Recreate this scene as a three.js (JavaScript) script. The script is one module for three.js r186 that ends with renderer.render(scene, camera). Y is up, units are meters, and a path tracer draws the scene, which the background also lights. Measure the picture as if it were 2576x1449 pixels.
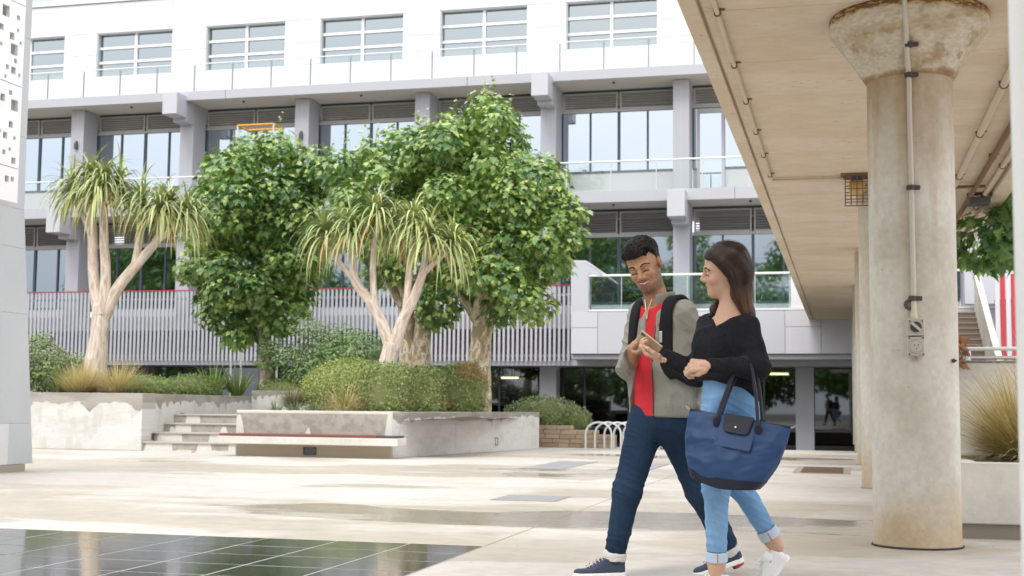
import * as THREE from 'three';
import { mergeGeometries, toCreasedNormals } from 'three/addons/utils/BufferGeometryUtils.js';
import { RoundedBoxGeometry } from 'three/addons/geometries/RoundedBoxGeometry.js';
import { RectAreaLightUniformsLib } from 'three/addons/lights/RectAreaLightUniformsLib.js';
import { ImprovedNoise } from 'three/addons/math/ImprovedNoise.js';

// ---------- camera, sky, sun, exposure ----------
RectAreaLightUniformsLib.init();
const scene = new THREE.Scene();
const camera = new THREE.PerspectiveCamera(24.69, 1024 / 576, 0.1, 900);
camera.position.set(0, 0.89, 0);
{
  const right = new THREE.Vector3(0.969, 0.010, -0.246).normalize();
  const fwd = new THREE.Vector3(-0.245, 0.090, -0.965).normalize();
  const up = new THREE.Vector3().crossVectors(right, fwd).normalize();
  right.crossVectors(fwd, up).normalize();
  camera.quaternion.setFromRotationMatrix(new THREE.Matrix4().makeBasis(right, up, fwd.clone().negate()));
}
camera.focus = 6.9;
camera.userData.fStop = 5.6;
const renderer = new THREE.WebGLRenderer({ antialias: true });
renderer.toneMapping = THREE.LinearToneMapping;
renderer.toneMappingExposure = 1.9;
renderer.shadowMap.enabled = true;
renderer.shadowMap.type = THREE.PCFSoftShadowMap;

const SUN = new THREE.Vector3(-0.14, 0.80, 0.58).normalize();
{ // bright, thinly overcast sky
  const w = 512, h = 256, d = new Float32Array(w * h * 4), pn = new ImprovedNoise();
  for (let j = 0; j < h; j++) for (let i = 0; i < w; i++) {
    const th = (j + 0.5) / h * Math.PI - Math.PI / 2, ph = (i + 0.5) / w * Math.PI * 2;
    const y = Math.sin(th), x = Math.cos(th) * Math.cos(ph), z = Math.cos(th) * Math.sin(ph);
    let c = 0;
    const s = 1 / (Math.abs(y) + 0.28);
    for (let o = 0, a = 0.5, f = 1.1; o < 5; o++, a *= 0.5, f *= 2.1) c += a * pn.noise(x * s * f + 7.3, z * s * f + 2.1, o * 3.7);
    const cloud = Math.min(1, Math.max(0, 0.62 + c * 1.3));
    const base = 0.80 + 0.50 * Math.max(0, y);
    const k = (j * w + i) * 4;
    d[k] = base * (0.80 + 0.24 * cloud); d[k + 1] = base * (0.88 + 0.15 * cloud); d[k + 2] = base * (1.0 + 0.03 * cloud); d[k + 3] = 1;
  }
  const t = new THREE.DataTexture(d, w, h, THREE.RGBAFormat, THREE.FloatType);
  t.mapping = THREE.EquirectangularReflectionMapping;
  t.magFilter = THREE.LinearFilter; t.minFilter = THREE.LinearFilter; t.wrapS = THREE.RepeatWrapping; t.needsUpdate = true;
  scene.background = t; scene.environment = t;
}
const sun = new THREE.DirectionalLight(new THREE.Color(1.0, 0.95, 0.88), 0.95);
sun.position.copy(SUN).multiplyScalar(80).add(new THREE.Vector3(-8, 0, -22));
sun.target.position.set(-8, 0, -22);
sun.castShadow = true; sun.shadow.radius = 40; sun.shadow.mapSize.set(4096, 4096);
{ const c = sun.shadow.camera; c.left = -45; c.right = 45; c.top = 45; c.bottom = -45; c.near = 1; c.far = 200; }
scene.add(sun, sun.target);

// ---------- helpers ----------
const V3 = (x, y, z) => new THREE.Vector3(x, y, z);
function rng(seed) { let a = seed >>> 0; return () => { a |= 0; a = a + 0x6D2B79F5 | 0; let t = Math.imul(a ^ a >>> 15, 1 | a); t = t + Math.imul(t ^ t >>> 7, 61 | t) ^ t; return ((t ^ t >>> 14) >>> 0) / 4294967296; }; }
const PN = new ImprovedNoise(), pnoise = (x, y, z) => PN.noise(x, y, z);
const fbm3 = (x, y, z, o = 4) => { let s = 0, a = 0.5; for (let i = 0; i < o; i++) { s += a * PN.noise(x, y, z); x *= 2.03; y *= 2.03; z *= 2.03; a *= 0.5; } return s; };
const clamp = (v, a = 0, b = 1) => v < a ? a : v > b ? b : v;
const lerp = (a, b, t) => a + (b - a) * t;
const sstep = (a, b, v) => { const t = clamp((v - a) / (b - a)); return t * t * (3 - 2 * t); };
// tileable value noise
const HT = (() => { const r = rng(99), t = new Float32Array(65536); for (let i = 0; i < 65536; i++) t[i] = r(); return t; })();
function vnoise(x, y, px, py, seed) {
  const xi = Math.floor(x), yi = Math.floor(y); let fx = x - xi, fy = y - yi; fx = fx * fx * (3 - 2 * fx); fy = fy * fy * (3 - 2 * fy);
  const m = (a, p) => ((a % p) + p) % p, x0 = m(xi, px), x1 = m(xi + 1, px), y0 = m(yi, py), y1 = m(yi + 1, py);
  const h = (a, b) => HT[(a * 7919 + b * 104729 + seed * 3571) & 65535];
  return lerp(lerp(h(x0, y0), h(x1, y0), fx), lerp(h(x0, y1), h(x1, y1), fx), fy);
}
function tfbm(u, v, fx, fy, oct, seed) { let s = 0, a = 0.5, n = 0; for (let o = 0; o < oct; o++) { s += a * vnoise(u * fx, v * fy, fx, fy, seed + o * 17); n += a; a *= 0.5; fx *= 2; fy *= 2; } return s / n; }
// texture from a per-texel function (u right, v up) -> [r,g,b] sRGB 0..255 or one grey number
function tex(w, h, fn, srgb = true, wrap = THREE.RepeatWrapping) {
  const d = new Uint8Array(w * h * 4);
  for (let j = 0; j < h; j++) for (let i = 0; i < w; i++) {
    const c = fn((i + 0.5) / w, (j + 0.5) / h), k = (j * w + i) * 4;
    if (typeof c === 'number') d[k] = d[k + 1] = d[k + 2] = clamp(c, 0, 255); else { d[k] = clamp(c[0], 0, 255); d[k + 1] = clamp(c[1], 0, 255); d[k + 2] = clamp(c[2], 0, 255); }
    d[k + 3] = 255;
  }
  const t = new THREE.DataTexture(d, w, h, THREE.RGBAFormat); t.magFilter = THREE.LinearFilter; t.minFilter = THREE.LinearMipmapLinearFilter; t.generateMipmaps = true;
  t.wrapS = t.wrapT = wrap; if (srgb) t.colorSpace = THREE.SRGBColorSpace; t.needsUpdate = true; return t;
}
const mix3 = (a, b, t) => [lerp(a[0], b[0], t), lerp(a[1], b[1], t), lerp(a[2], b[2], t)];
const mul3 = (a, s) => [a[0] * s, a[1] * s, a[2] * s];
const lin = (r, g, b) => new THREE.Color().setRGB(r, g, b);
const mat = (c, rough = 0.8, o = {}) => new THREE.MeshStandardMaterial({ color: Array.isArray(c) ? lin(...c) : c, roughness: rough, ...o });
const phys = (c, rough = 0.5, o = {}) => new THREE.MeshPhysicalMaterial({ color: Array.isArray(c) ? lin(...c) : c, roughness: rough, ...o });

const used = new Map();
const numbered = n => { const k = used.get(n) || 0; used.set(n, k + 1); return k ? `${n}_${String(k).padStart(3, '0')}` : n; };
function mk(name, geo, m, parent, label) {
  const o = new THREE.Mesh(geo, m); o.name = parent && parent !== scene ? name : numbered(name); o.castShadow = o.receiveShadow = true;
  (parent || scene).add(o); if (label) o.userData.label = label; return o;
}
function thing(name, label, category, group, at = [0, 0, 0], turn = 0) {
  const g = new THREE.Group(); g.name = numbered(name); g.position.set(...at); g.rotation.y = turn; scene.add(g);
  g.userData = { label, category }; if (group) g.userData.group = group; return g;
}
const tag = (o, label, category, group) => { o.userData.label = label; o.userData.category = category; if (group) o.userData.group = group; return o; };
const part = (name, parent) => { const g = new THREE.Group(); g.name = name; parent.add(g); return g; };
const structure = (o, label) => { o.userData.kind = 'structure'; if (label) o.userData.label = label; return o; };
// uv in metres from position and normal (dominant axis)
function uvm(g, s = 1, off = 0) {
  if (!g.attributes.normal) g.computeVertexNormals();
  const p = g.attributes.position, n = g.attributes.normal, uv = new Float32Array(p.count * 2);
  for (let i = 0; i < p.count; i++) {
    const ax = Math.abs(n.getX(i)), ay = Math.abs(n.getY(i)), az = Math.abs(n.getZ(i));
    let u, v; if (ay >= ax && ay >= az) { u = p.getX(i); v = p.getZ(i); } else if (ax >= az) { u = p.getZ(i); v = p.getY(i); } else { u = p.getX(i); v = p.getY(i); }
    uv[i * 2] = u * s + off; uv[i * 2 + 1] = v * s + off * 0.37;
  }
  g.setAttribute('uv', new THREE.BufferAttribute(uv, 2)); return g;
}
// box by its limits
function bx(x0, x1, y0, y1, z0, z1, s = 1) { const g = new THREE.BoxGeometry(Math.abs(x1 - x0), Math.abs(y1 - y0), Math.abs(z1 - z0)); g.translate((x0 + x1) / 2, (y0 + y1) / 2, (z0 + z1) / 2); return uvm(g, s); }
// box with a small chamfer
function rb(x0, x1, y0, y1, z0, z1, r = 0.01, s = 1, seg = 1) { const g = new RoundedBoxGeometry(Math.abs(x1 - x0), Math.abs(y1 - y0), Math.abs(z1 - z0), seg, Math.min(r, 0.49 * Math.min(Math.abs(x1 - x0), Math.abs(y1 - y0), Math.abs(z1 - z0)))); g.translate((x0 + x1) / 2, (y0 + y1) / 2, (z0 + z1) / 2); return uvm(g, s); }
const merge = gs => { const a = gs.map(g => g.index ? g.toNonIndexed() : g); for (const g of a) { for (const k of Object.keys(g.attributes)) if (!['position', 'normal', 'uv', 'color'].includes(k)) g.deleteAttribute(k); } return mergeGeometries(a); };
const cyl = (a, b, r0, r1 = r0, seg = 12, open = false) => { // cylinder between two points
  const A = V3(...a), B = V3(...b), L = A.distanceTo(B), g = new THREE.CylinderGeometry(r1, r0, L, seg, 1, open);
  g.translate(0, L / 2, 0); g.applyQuaternion(new THREE.Quaternion().setFromUnitVectors(V3(0, 1, 0), B.clone().sub(A).normalize())); g.translate(...a); return g;
};
const tube = (pts, r, seg = 24, rad = 8, closed = false) => new THREE.TubeGeometry(new THREE.CatmullRomCurve3(pts.map(p => p.isVector3 ? p : V3(...p)), closed), seg, r, rad, closed);
// a point seen at (vx, vy) of a 2576 x 1449 view, standing at depth plane z: used to measure poses, gives plain world coordinates
const VR = V3(1, 0, 0).applyQuaternion(camera.quaternion), VU = V3(0, 1, 0).applyQuaternion(camera.quaternion), VF = V3(0, 0, -1).applyQuaternion(camera.quaternion);
const at = (vx, vy, z) => { const d = VF.clone().addScaledVector(VR, (vx - 1288) / 3310).addScaledVector(VU, -(vy - 724.5) / 3310), t = z / d.z; return V3(d.x * t, 0.89 + d.y * t, z); };
// tapered, bent limb through points with radii (rings of n), optional radius noise
function limb(pts, rad, n = 12, steps = 24, rough = 0, seed = 0, cap = true) {
  const cv = new THREE.CatmullRomCurve3(pts.map(p => V3(...p))), P = [], N = [], U = [], I = [];
  const fr = cv.computeFrenetFrames(steps, false), len = cv.getLength();
  for (let i = 0; i <= steps; i++) {
    const t = i / steps, c = cv.getPointAt(t), q = t * (rad.length - 1), k = Math.min(rad.length - 2, Math.floor(q)), r = lerp(rad[k], rad[k + 1], q - k);
    for (let j = 0; j <= n; j++) {
      const a = j / n * Math.PI * 2, dx = fr.normals[i].clone().multiplyScalar(Math.cos(a)).addScaledVector(fr.binormals[i], Math.sin(a));
      const rr = r * (1 + rough * fbm3(c.x * 2.1 + Math.cos(a) * 1.3 + seed, c.y * 2.1 + seed, c.z * 2.1 + Math.sin(a) * 1.3, 3));
      P.push(c.x + dx.x * rr, c.y + dx.y * rr, c.z + dx.z * rr); N.push(dx.x, dx.y, dx.z); U.push(j / n * Math.PI * 2 * rad[0], t * len);
    }
  }
  const w = n + 1; for (let i = 0; i < steps; i++) for (let j = 0; j < n; j++) { const a = i * w + j; I.push(a, a + 1, a + w, a + 1, a + w + 1, a + w); }
  if (cap) { const e = cv.getPointAt(1), k = P.length / 3; P.push(e.x, e.y, e.z); N.push(0, 1, 0); U.push(0, len); for (let j = 0; j < n; j++) I.push(steps * w + j, steps * w + j + 1, k); }
  const g = new THREE.BufferGeometry(); g.setAttribute('position', new THREE.Float32BufferAttribute(P, 3)); g.setAttribute('normal', new THREE.Float32BufferAttribute(N, 3)); g.setAttribute('uv', new THREE.Float32BufferAttribute(U, 2)); g.setIndex(I); g.computeVertexNormals(); return g;
}
// ---------- materials ----------
const T = {};
T.concrete = tex(1024, 1024, (u, v) => {
  const a = tfbm(u, v, 6, 6, 6, 1), b = tfbm(u, v, 60, 60, 3, 5), pit = vnoise(u * 300, v * 300, 300, 300, 9);
  let s = 0.86 + 0.18 * a + 0.06 * (b - 0.5); if (pit > 0.992) s *= 0.75; return mul3([222, 218, 210], s);
});
T.fine = tex(512, 512, (u, v) => 60 + 150 * tfbm(u, v, 32, 32, 4, 21), false);
// plaza: dry pale cement, damp tan patches with their own outline
const wetAt = (u, v) => { const a = tfbm(u, v, 5, 9, 5, 41), b = tfbm(u, v, 24, 40, 3, 47); return sstep(0.50, 0.60, a + 0.10 * (b - 0.5)); };
const wet2At = (u, v) => sstep(0.60, 0.66, tfbm(u, v, 4, 8, 5, 61) + 0.05 * (tfbm(u, v, 30, 30, 2, 62) - 0.5));
T.plaza = tex(2048, 2048, (u, v) => {
  const w = wetAt(u, v), w2 = wet2At(u, v), f = tfbm(u, v, 160, 160, 3, 71), g = tfbm(u, v, 9, 9, 5, 77), st = tfbm(u, v, 14, 60, 4, 79);
  let c = mix3([199, 192, 183], [188, 178, 163], w); c = mix3(c, [174, 165, 151], w2 * 0.5);
  c = mul3(c, 0.90 + 0.12 * g + 0.10 * (f - 0.5) + 0.10 * (st - 0.5));
  const sp = vnoise(u * 420, v * 420, 420, 420, 88); if (sp > 0.985) c = mul3(c, 0.72);
  return c;
});
T.plazaR = tex(1024, 1024, (u, v) => { const w = wetAt(u, v), w2 = wet2At(u, v), f = tfbm(u, v, 80, 80, 3, 71); return 170 - 62 * w - 78 * w2 + 36 * (f - 0.5); }, false);
T.soffit = tex(1024, 1024, (u, v) => {
  const a = tfbm(u, v, 5, 7, 5, 101), b = tfbm(u, v, 40, 60, 4, 103), n = tfbm(u, v, 9, 26, 4, 107), k = vnoise(u * 40, v * 160, 40, 160, 111);
  let c = mix3([220, 206, 187], [213, 196, 173], sstep(0.35, 0.7, a)); c = mul3(c, 0.97 + 0.06 * (b - 0.5));
  if (n > 0.69 && k > 0.86) c = mul3(c, 0.75); return c;
});
function columnTex(seed, topStain, baseStain) { // u round, v up (0 base .. 1 neck)
  return tex(1024, 1024, (u, v) => {
    const a = tfbm(u, v, 5, 8, 5, seed), b = tfbm(u, v, 60, 90, 3, seed + 3), pit = vnoise(u * 150, v * 260, 150, 260, seed + 5), st = tfbm(u, v, 26, 3, 4, seed + 7);
    let c = mix3([214, 209, 199], [200, 192, 178], sstep(0.4, 0.7, a));
    const top = sstep(0.72, 1.08, v + 0.34 * (tfbm(u, v, 9, 5, 5, seed + 11) - 0.5) + 0.12 * (st - 0.5)); c = mix3(c, [160, 130, 90], 0.7 * top * topStain);
    const drip = sstep(0.5, 0.72, st) * sstep(0.35, 0.9, v); c = mix3(c, [186, 164, 130], 0.3 * drip * topStain);
    const bot = sstep(0.85, 1.02, 1 - v + 0.12 * (tfbm(u, v, 7, 9, 4, seed + 13) - 0.5)); c = mix3(c, [190, 150, 96], 0.5 * bot * baseStain);
    c = mul3(c, 0.95 + 0.10 * (b - 0.5)); if (pit > 0.985) c = mul3(c, 0.55); return c;
  });
}
T.colA = columnTex(131, 1.15, 1); T.colB = columnTex(171, 0.7, 0.8);
T.capital = tex(1024, 512, (u, v) => {
  const a = tfbm(u, v, 7, 5, 5, 201), b = tfbm(u, v, 50, 40, 3, 203), p = tfbm(u, v, 12, 7, 5, 207);
  let c = mix3([214, 204, 186], [198, 183, 157], sstep(0.42, 0.66, a)); c = mix3(c, [158, 134, 102], 0.5 * sstep(0.55, 0.72, p));
  const rim = sstep(0.84, 0.92, v + 0.06 * (tfbm(u, v, 30, 6, 3, 209) - 0.5)); c = mix3(c, mix3([104, 70, 42], [186, 148, 82], sstep(0.4, 0.7, b)), 0.85 * rim);
  const neck = sstep(0.88, 0.97, 1 - v + 0.16 * (a - 0.5)); c = mix3(c, [140, 104, 62], 0.7 * neck);
  return mul3(c, 0.92 + 0.2 * (b - 0.5));
});
// painted render that has come off along the top, showing grey cement
function peelTex(seed, depth, spikes) { // u along, v up
  const r = rng(seed), sp = []; for (let i = 0; i < spikes; i++) sp.push([r(), 0.006 + 0.03 * r(), 0.4 + 1.1 * r()]);
  return tex(2048, 512, (u, v) => {
    let edge = depth * (0.2 + 0.9 * tfbm(u, 0.3, 12, 3, 5, seed) + 0.5 * tfbm(u, 0.6, 60, 3, 3, seed + 1)) + 0.09 * (tfbm(u, v, 70, 24, 3, seed + 2) - 0.5);
    for (const [c, w, h] of sp) { const d = Math.abs(u - c) / w; if (d < 1) edge += h * depth * Math.pow(1 - d, 1.4) * (0.6 + 0.8 * tfbm(u, 0.1, 90, 3, 2, seed + 3)); }
    const bare = v > 1 - edge ? 1 : 0, a = tfbm(u, v, 20, 6, 5, seed + 4), b = tfbm(u, v, 200, 60, 2, seed + 6), s = tfbm(u, v, 60, 3, 3, seed + 8);
    let c = mix3([219, 217, 213], [209, 205, 199], sstep(0.4, 0.8, a)); c = mix3(c, [194, 189, 181], 0.45 * sstep(0.6, 0.8, s));
    if (bare) c = mix3([156, 150, 142], [174, 169, 160], sstep(0.3, 0.7, a));
    return mul3(c, 0.98 + 0.06 * (b - 0.5));
  });
}
T.peelA = peelTex(301, 0.17, 12); T.peelB = peelTex(331, 0.14, 9); T.peelC = tex(2048, 512, (u, v) => { // mostly bare, a few flakes of paint left low down
  const a = tfbm(u, v, 24, 8, 5, 351), b = tfbm(u, v, 220, 60, 2, 357); let e = 0.02; for (const [c, w, h] of [[0.02, 0.05, 0.9], [0.28, 0.05, 0.42], [0.47, 0.035, 0.62], [0.49, 0.06, 0.25], [0.93, 0.045, 0.4], [1.0, 0.06, 1.2]]) { const d = Math.abs(u - c) / w; if (d < 1) e = Math.max(e, h * (1 - d * d)); }
  let c = mix3([156, 150, 142], [177, 171, 162], sstep(0.3, 0.7, a)); if (v < e + 0.05 * (tfbm(u, v, 60, 20, 2, 359) - 0.5)) c = [218, 215, 209]; if (v > 0.93) c = [219, 213, 204];
  return mul3(c, 0.97 + 0.08 * (b - 0.5));
});
T.bark = tex(512, 512, (u, v) => { // plane tree: flaking plates of cream, tan and grey-green
  const a = tfbm(u, v, 6, 5, 4, 401), b = tfbm(u, v, 9, 8, 4, 405), f = tfbm(u, v, 60, 60, 3, 409);
  let c = [196, 182, 160]; if (a > 0.52) c = [222, 210, 188]; if (b > 0.58) c = [166, 146, 118]; if (a < 0.36) c = [150, 140, 112]; if (b < 0.34) c = [186, 160, 128]; return mul3(c, 0.88 + 0.26 * (f - 0.3));
});
T.aloeBark = tex(512, 512, (u, v) => { const a = tfbm(u, v, 24, 5, 5, 431), b = tfbm(u, v, 70, 12, 3, 433); return mul3(mix3([232, 217, 204], [205, 184, 166], sstep(0.35, 0.7, a)), 0.84 + 0.34 * (b - 0.2)); });
T.panel = tex(512, 512, (u, v) => mul3([222, 223, 226], 0.95 + 0.08 * tfbm(u, v, 4, 4, 5, 451)));
const rep = (t, x, y = x) => { const c = t.clone(); c.repeat.set(x, y); c.needsUpdate = true; return c; };
const M = {
  plaza: mat(0xffffff, 1, { map: rep(T.plaza, 1 / 14), roughnessMap: rep(T.plazaR, 1 / 14), bumpMap: rep(T.fine, 1.6), bumpScale: 0.0015 }),
  bedding: mat([0.13, 0.115, 0.10], 1),
  terrain: mat([0.16, 0.15, 0.13], 1),
  granite: phys([0.085, 0.085, 0.083], 0.24, { ior: 1.7, clearcoat: 0.7, clearcoatRoughness: 0.09, roughnessMap: rep(tex(512, 512, (u, v) => 40 + 120 * Math.pow(tfbm(u, v, 8, 8, 5, 501), 2), false), 0.7), bumpMap: rep(T.fine, 3), bumpScale: 0.0003 }), // wet
  grout: mat([0.36, 0.355, 0.34], 0.6),
  concrete: mat(0xffffff, 0.85, { map: rep(T.concrete, 0.4), bumpMap: rep(T.fine, 1.2), bumpScale: 0.003 }),
  concreteDark: mat([0.30, 0.27, 0.22], 0.85, { bumpMap: rep(T.fine, 1.2), bumpScale: 0.003 }),
  soffit: mat(0xffffff, 0.88, { map: rep(T.soffit, 1 / 2.6), bumpMap: rep(T.fine, 0.8, 1.2), bumpScale: 0.002 }),
  colA: mat(0xffffff, 0.62, { map: T.colA, bumpMap: rep(T.fine, 3, 5), bumpScale: 0.0025 }),
  colB: mat(0xffffff, 0.7, { map: T.colB, bumpMap: rep(T.fine, 3, 5), bumpScale: 0.0025 }),
  capital: mat(0xffffff, 0.8, { map: T.capital, bumpMap: rep(T.fine, 4, 2), bumpScale: 0.004 }),
  peelA: mat(0xffffff, 0.85, { map: T.peelA }), peelB: mat(0xffffff, 0.85, { map: T.peelB }), peelC: mat(0xffffff, 0.85, { map: T.peelC }),
  whitePanel: mat(0xffffff, 0.55, { map: rep(T.panel, 0.35) }),
  whitePaint: mat([0.80, 0.80, 0.80], 0.45),
  greyPanel: mat([0.54, 0.54, 0.58], 0.5),
  greyPanelB: mat([0.59, 0.59, 0.63], 0.5),
  greyFascia: mat([0.47, 0.47, 0.51], 0.55),
  column: mat([0.43, 0.43, 0.47], 0.6),
  soffitCream: mat([0.66, 0.63, 0.57], 0.8),
  wallPale: mat([0.50, 0.52, 0.53], 0.7),
  louvre: mat([0.30, 0.28, 0.27], 0.5),
  louvreFrame: mat([0.42, 0.41, 0.42], 0.5),
  mullion: mat([0.055, 0.075, 0.10], 0.4),
  mullionGrey: mat([0.20, 0.22, 0.25], 0.4),
  innerWall: mat([0.34, 0.34, 0.36], 0.8), rubber: mat([0.04, 0.04, 0.04], 0.8),
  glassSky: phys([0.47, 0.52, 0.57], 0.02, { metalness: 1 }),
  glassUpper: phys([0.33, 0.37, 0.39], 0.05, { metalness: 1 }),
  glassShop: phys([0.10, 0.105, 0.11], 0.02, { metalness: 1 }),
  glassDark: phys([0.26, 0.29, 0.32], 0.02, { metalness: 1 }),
  glassTerrace: phys([0.86, 0.93, 0.92], 0.02, { transmission: 1, thickness: 0, ior: 2.0 }),
  glassClear: phys([0.965, 0.985, 0.98], 0.02, { transmission: 1, thickness: 0, ior: 1.5 }),
  postGrey: mat([0.30, 0.30, 0.31], 0.5),
  steel: mat([0.62, 0.62, 0.62], 0.35, { metalness: 0.6 }),
  whiteRail: mat([0.82, 0.82, 0.82], 0.4),
  silverSlat: mat(0xffffff, 0.42, { vertexColors: true }),
  red: mat([0.50, 0.035, 0.05], 0.5),
  darkSteel: mat([0.07, 0.07, 0.075], 0.5),
  woodRed: mat([0.20, 0.07, 0.05], 0.55),
  bark: mat(0xffffff, 0.9, { map: rep(T.bark, 1.1, 0.9), bumpMap: rep(T.bark, 1.1, 0.9), bumpScale: 0.012 }),
  aloeBark: mat(0xffffff, 0.85, { map: rep(T.aloeBark, 1.2, 0.9), bumpMap: rep(T.aloeBark, 1.2, 0.9), bumpScale: 0.01 }),
  soil: mat([0.10, 0.07, 0.05], 1, { bumpMap: rep(T.fine, 1), bumpScale: 0.03 }),
  leaf: phys(0xffffff, 0.42, { vertexColors: true, side: THREE.DoubleSide, transmission: 0.42, thickness: 0 }),
  leafMatte: phys(0xffffff, 0.7, { vertexColors: true, side: THREE.DoubleSide, transmission: 0.3, thickness: 0 }),
  aloeLeaf: mat(0xffffff, 0.45, { vertexColors: true, side: THREE.DoubleSide }),
};
// ---------- ground ----------
{ const g = new THREE.PlaneGeometry(700, 700, 1, 1); g.rotateX(-Math.PI / 2); g.translate(0, -0.56, 0); structure(mk('terrain', uvm(g), M.terrain), 'bare lower ground around the campus buildings'); }
const plaza = new THREE.Group(); plaza.name = 'plaza_paving'; scene.add(plaza); structure(plaza, 'pale cement plaza paving with damp tan patches');
{
  mk('bedding', bx(-40, 34, -0.5, -0.031, -30.0, 24), M.bedding, plaza);
  const X = [-40, -30.3, -23.32, -19.81, -16.3, -12.79, -9.28, -5.77, -2.26, 1.25, 4.76, 8.27, 18, 34], Z = [24, 10, 3, -1.2, -4.75, -8.25, -11.75, -15.2, -18.7, -22.2, -25.9, -29.98];
  const gap = 0.004;
  for (let i = 0; i < X.length - 1; i++) for (let j = 0; j < Z.length - 1; j++) {
    const x0 = X[i], x1 = X[i + 1], z0 = Z[j + 1], z1 = Z[j];
    if (x0 >= -9.3 && x1 <= -2.2 && z0 >= -8.3 && z1 <= -1.1) continue; // the dark tiles lie here
    mk('paving_slab', rb(x0 + gap, x1 - gap, -0.03, 0, z0 + gap, z1 - gap, 0.004), M.plaza, plaza);
  }
}
{ // dark polished tiles, wet
  const gt = new THREE.Group(); gt.name = 'granite_tile_field'; scene.add(gt); structure(gt, 'wet black polished tiles set flush in the plaza');
  const x1 = -2.262, z0 = -8.248, nx = 14, nz = 15, w = 0.5, d = 0.4667;
  mk('tile_joint', bx(x1 - nx * w, x1, -0.03, -0.002, z0, z0 + nz * d), M.grout, gt);
  const r = rng(5), geo = rb(-w / 2 + 0.008, w / 2 - 0.008, -0.012, 0, -d / 2 + 0.008, d / 2 - 0.008, 0.002);
  for (let i = 0; i < nx; i++) for (let j = 0; j < nz; j++) {
    const m = mk('granite_tile', geo, M.granite, gt); m.position.set(x1 - (i + 0.5) * w, (r() - 0.5) * 0.0012, z0 + (j + 0.5) * d);
    m.rotation.set((r() - 0.5) * 0.003, 0, (r() - 0.5) * 0.003);
  }
}
// access covers and drain set into the paving
{
  const cov = mat([0.34, 0.34, 0.36], 0.35, { bumpMap: rep(T.fine, 2), bumpScale: 0.002 }), cov2 = mat([0.50, 0.47, 0.43], 0.6);
  const plate = (x0, x1, z0, z1, label, m = cov) => {
    const t = thing('access_cover', label, 'access cover', 'access covers in the paving');
    mk('frame', merge([bx(x0, x1, 0.001, 0.005, z0, z0 + 0.03), bx(x0, x1, 0.001, 0.005, z1 - 0.03, z1), bx(x0, x0 + 0.03, 0.001, 0.005, z0 + 0.03, z1 - 0.03), bx(x1 - 0.03, x1, 0.001, 0.005, z0 + 0.03, z1 - 0.03)]), M.concreteDark, t);
    mk('plate', rb(x0 + 0.032, x1 - 0.032, 0.001, 0.006, z0 + 0.032, z1 - 0.032, 0.002), m, t); return t;
  };
  plate(-3.32, -2.68, -13.05, -12.3, 'grey rectangular access cover alone in the middle of the plaza');
  plate(-4.62, -3.98, -21.6, -18.7, 'long grey access cover lying nearest the white planter wall');
  plate(-3.35, -2.75, -21.3, -18.9, 'grey access cover behind the man in dark jeans');
  plate(-2.1, -1.5, -21.0, -18.9, 'grey access cover seen between the two walkers');
  const t = thing('drain_grate', 'rusty drain grate with bars in the paving behind the blue bag', 'drain');
  mk('frame', merge([bx(-0.75, 0.05, 0.001, 0.006, -21.3, -21.2), bx(-0.75, 0.05, 0.001, 0.006, -19.2, -19.1), bx(-0.75, -0.65, 0.001, 0.006, -21.2, -19.2), bx(-0.05, 0.05, 0.001, 0.006, -21.2, -19.2)]), M.concreteDark, t);
  const rust = mat([0.22, 0.12, 0.07], 0.8); mk('pit', bx(-0.648, -0.052, 0.0008, 0.002, -21.198, -19.202), M.rubber, t);
  for (let i = 0; i < 9; i++) mk('bar', bx(-0.645, -0.055, 0.0025, 0.009, -21.1 + i * 0.22, -21.0 + i * 0.22), i % 3 ? rust : M.darkSteel, t);
}
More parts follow.
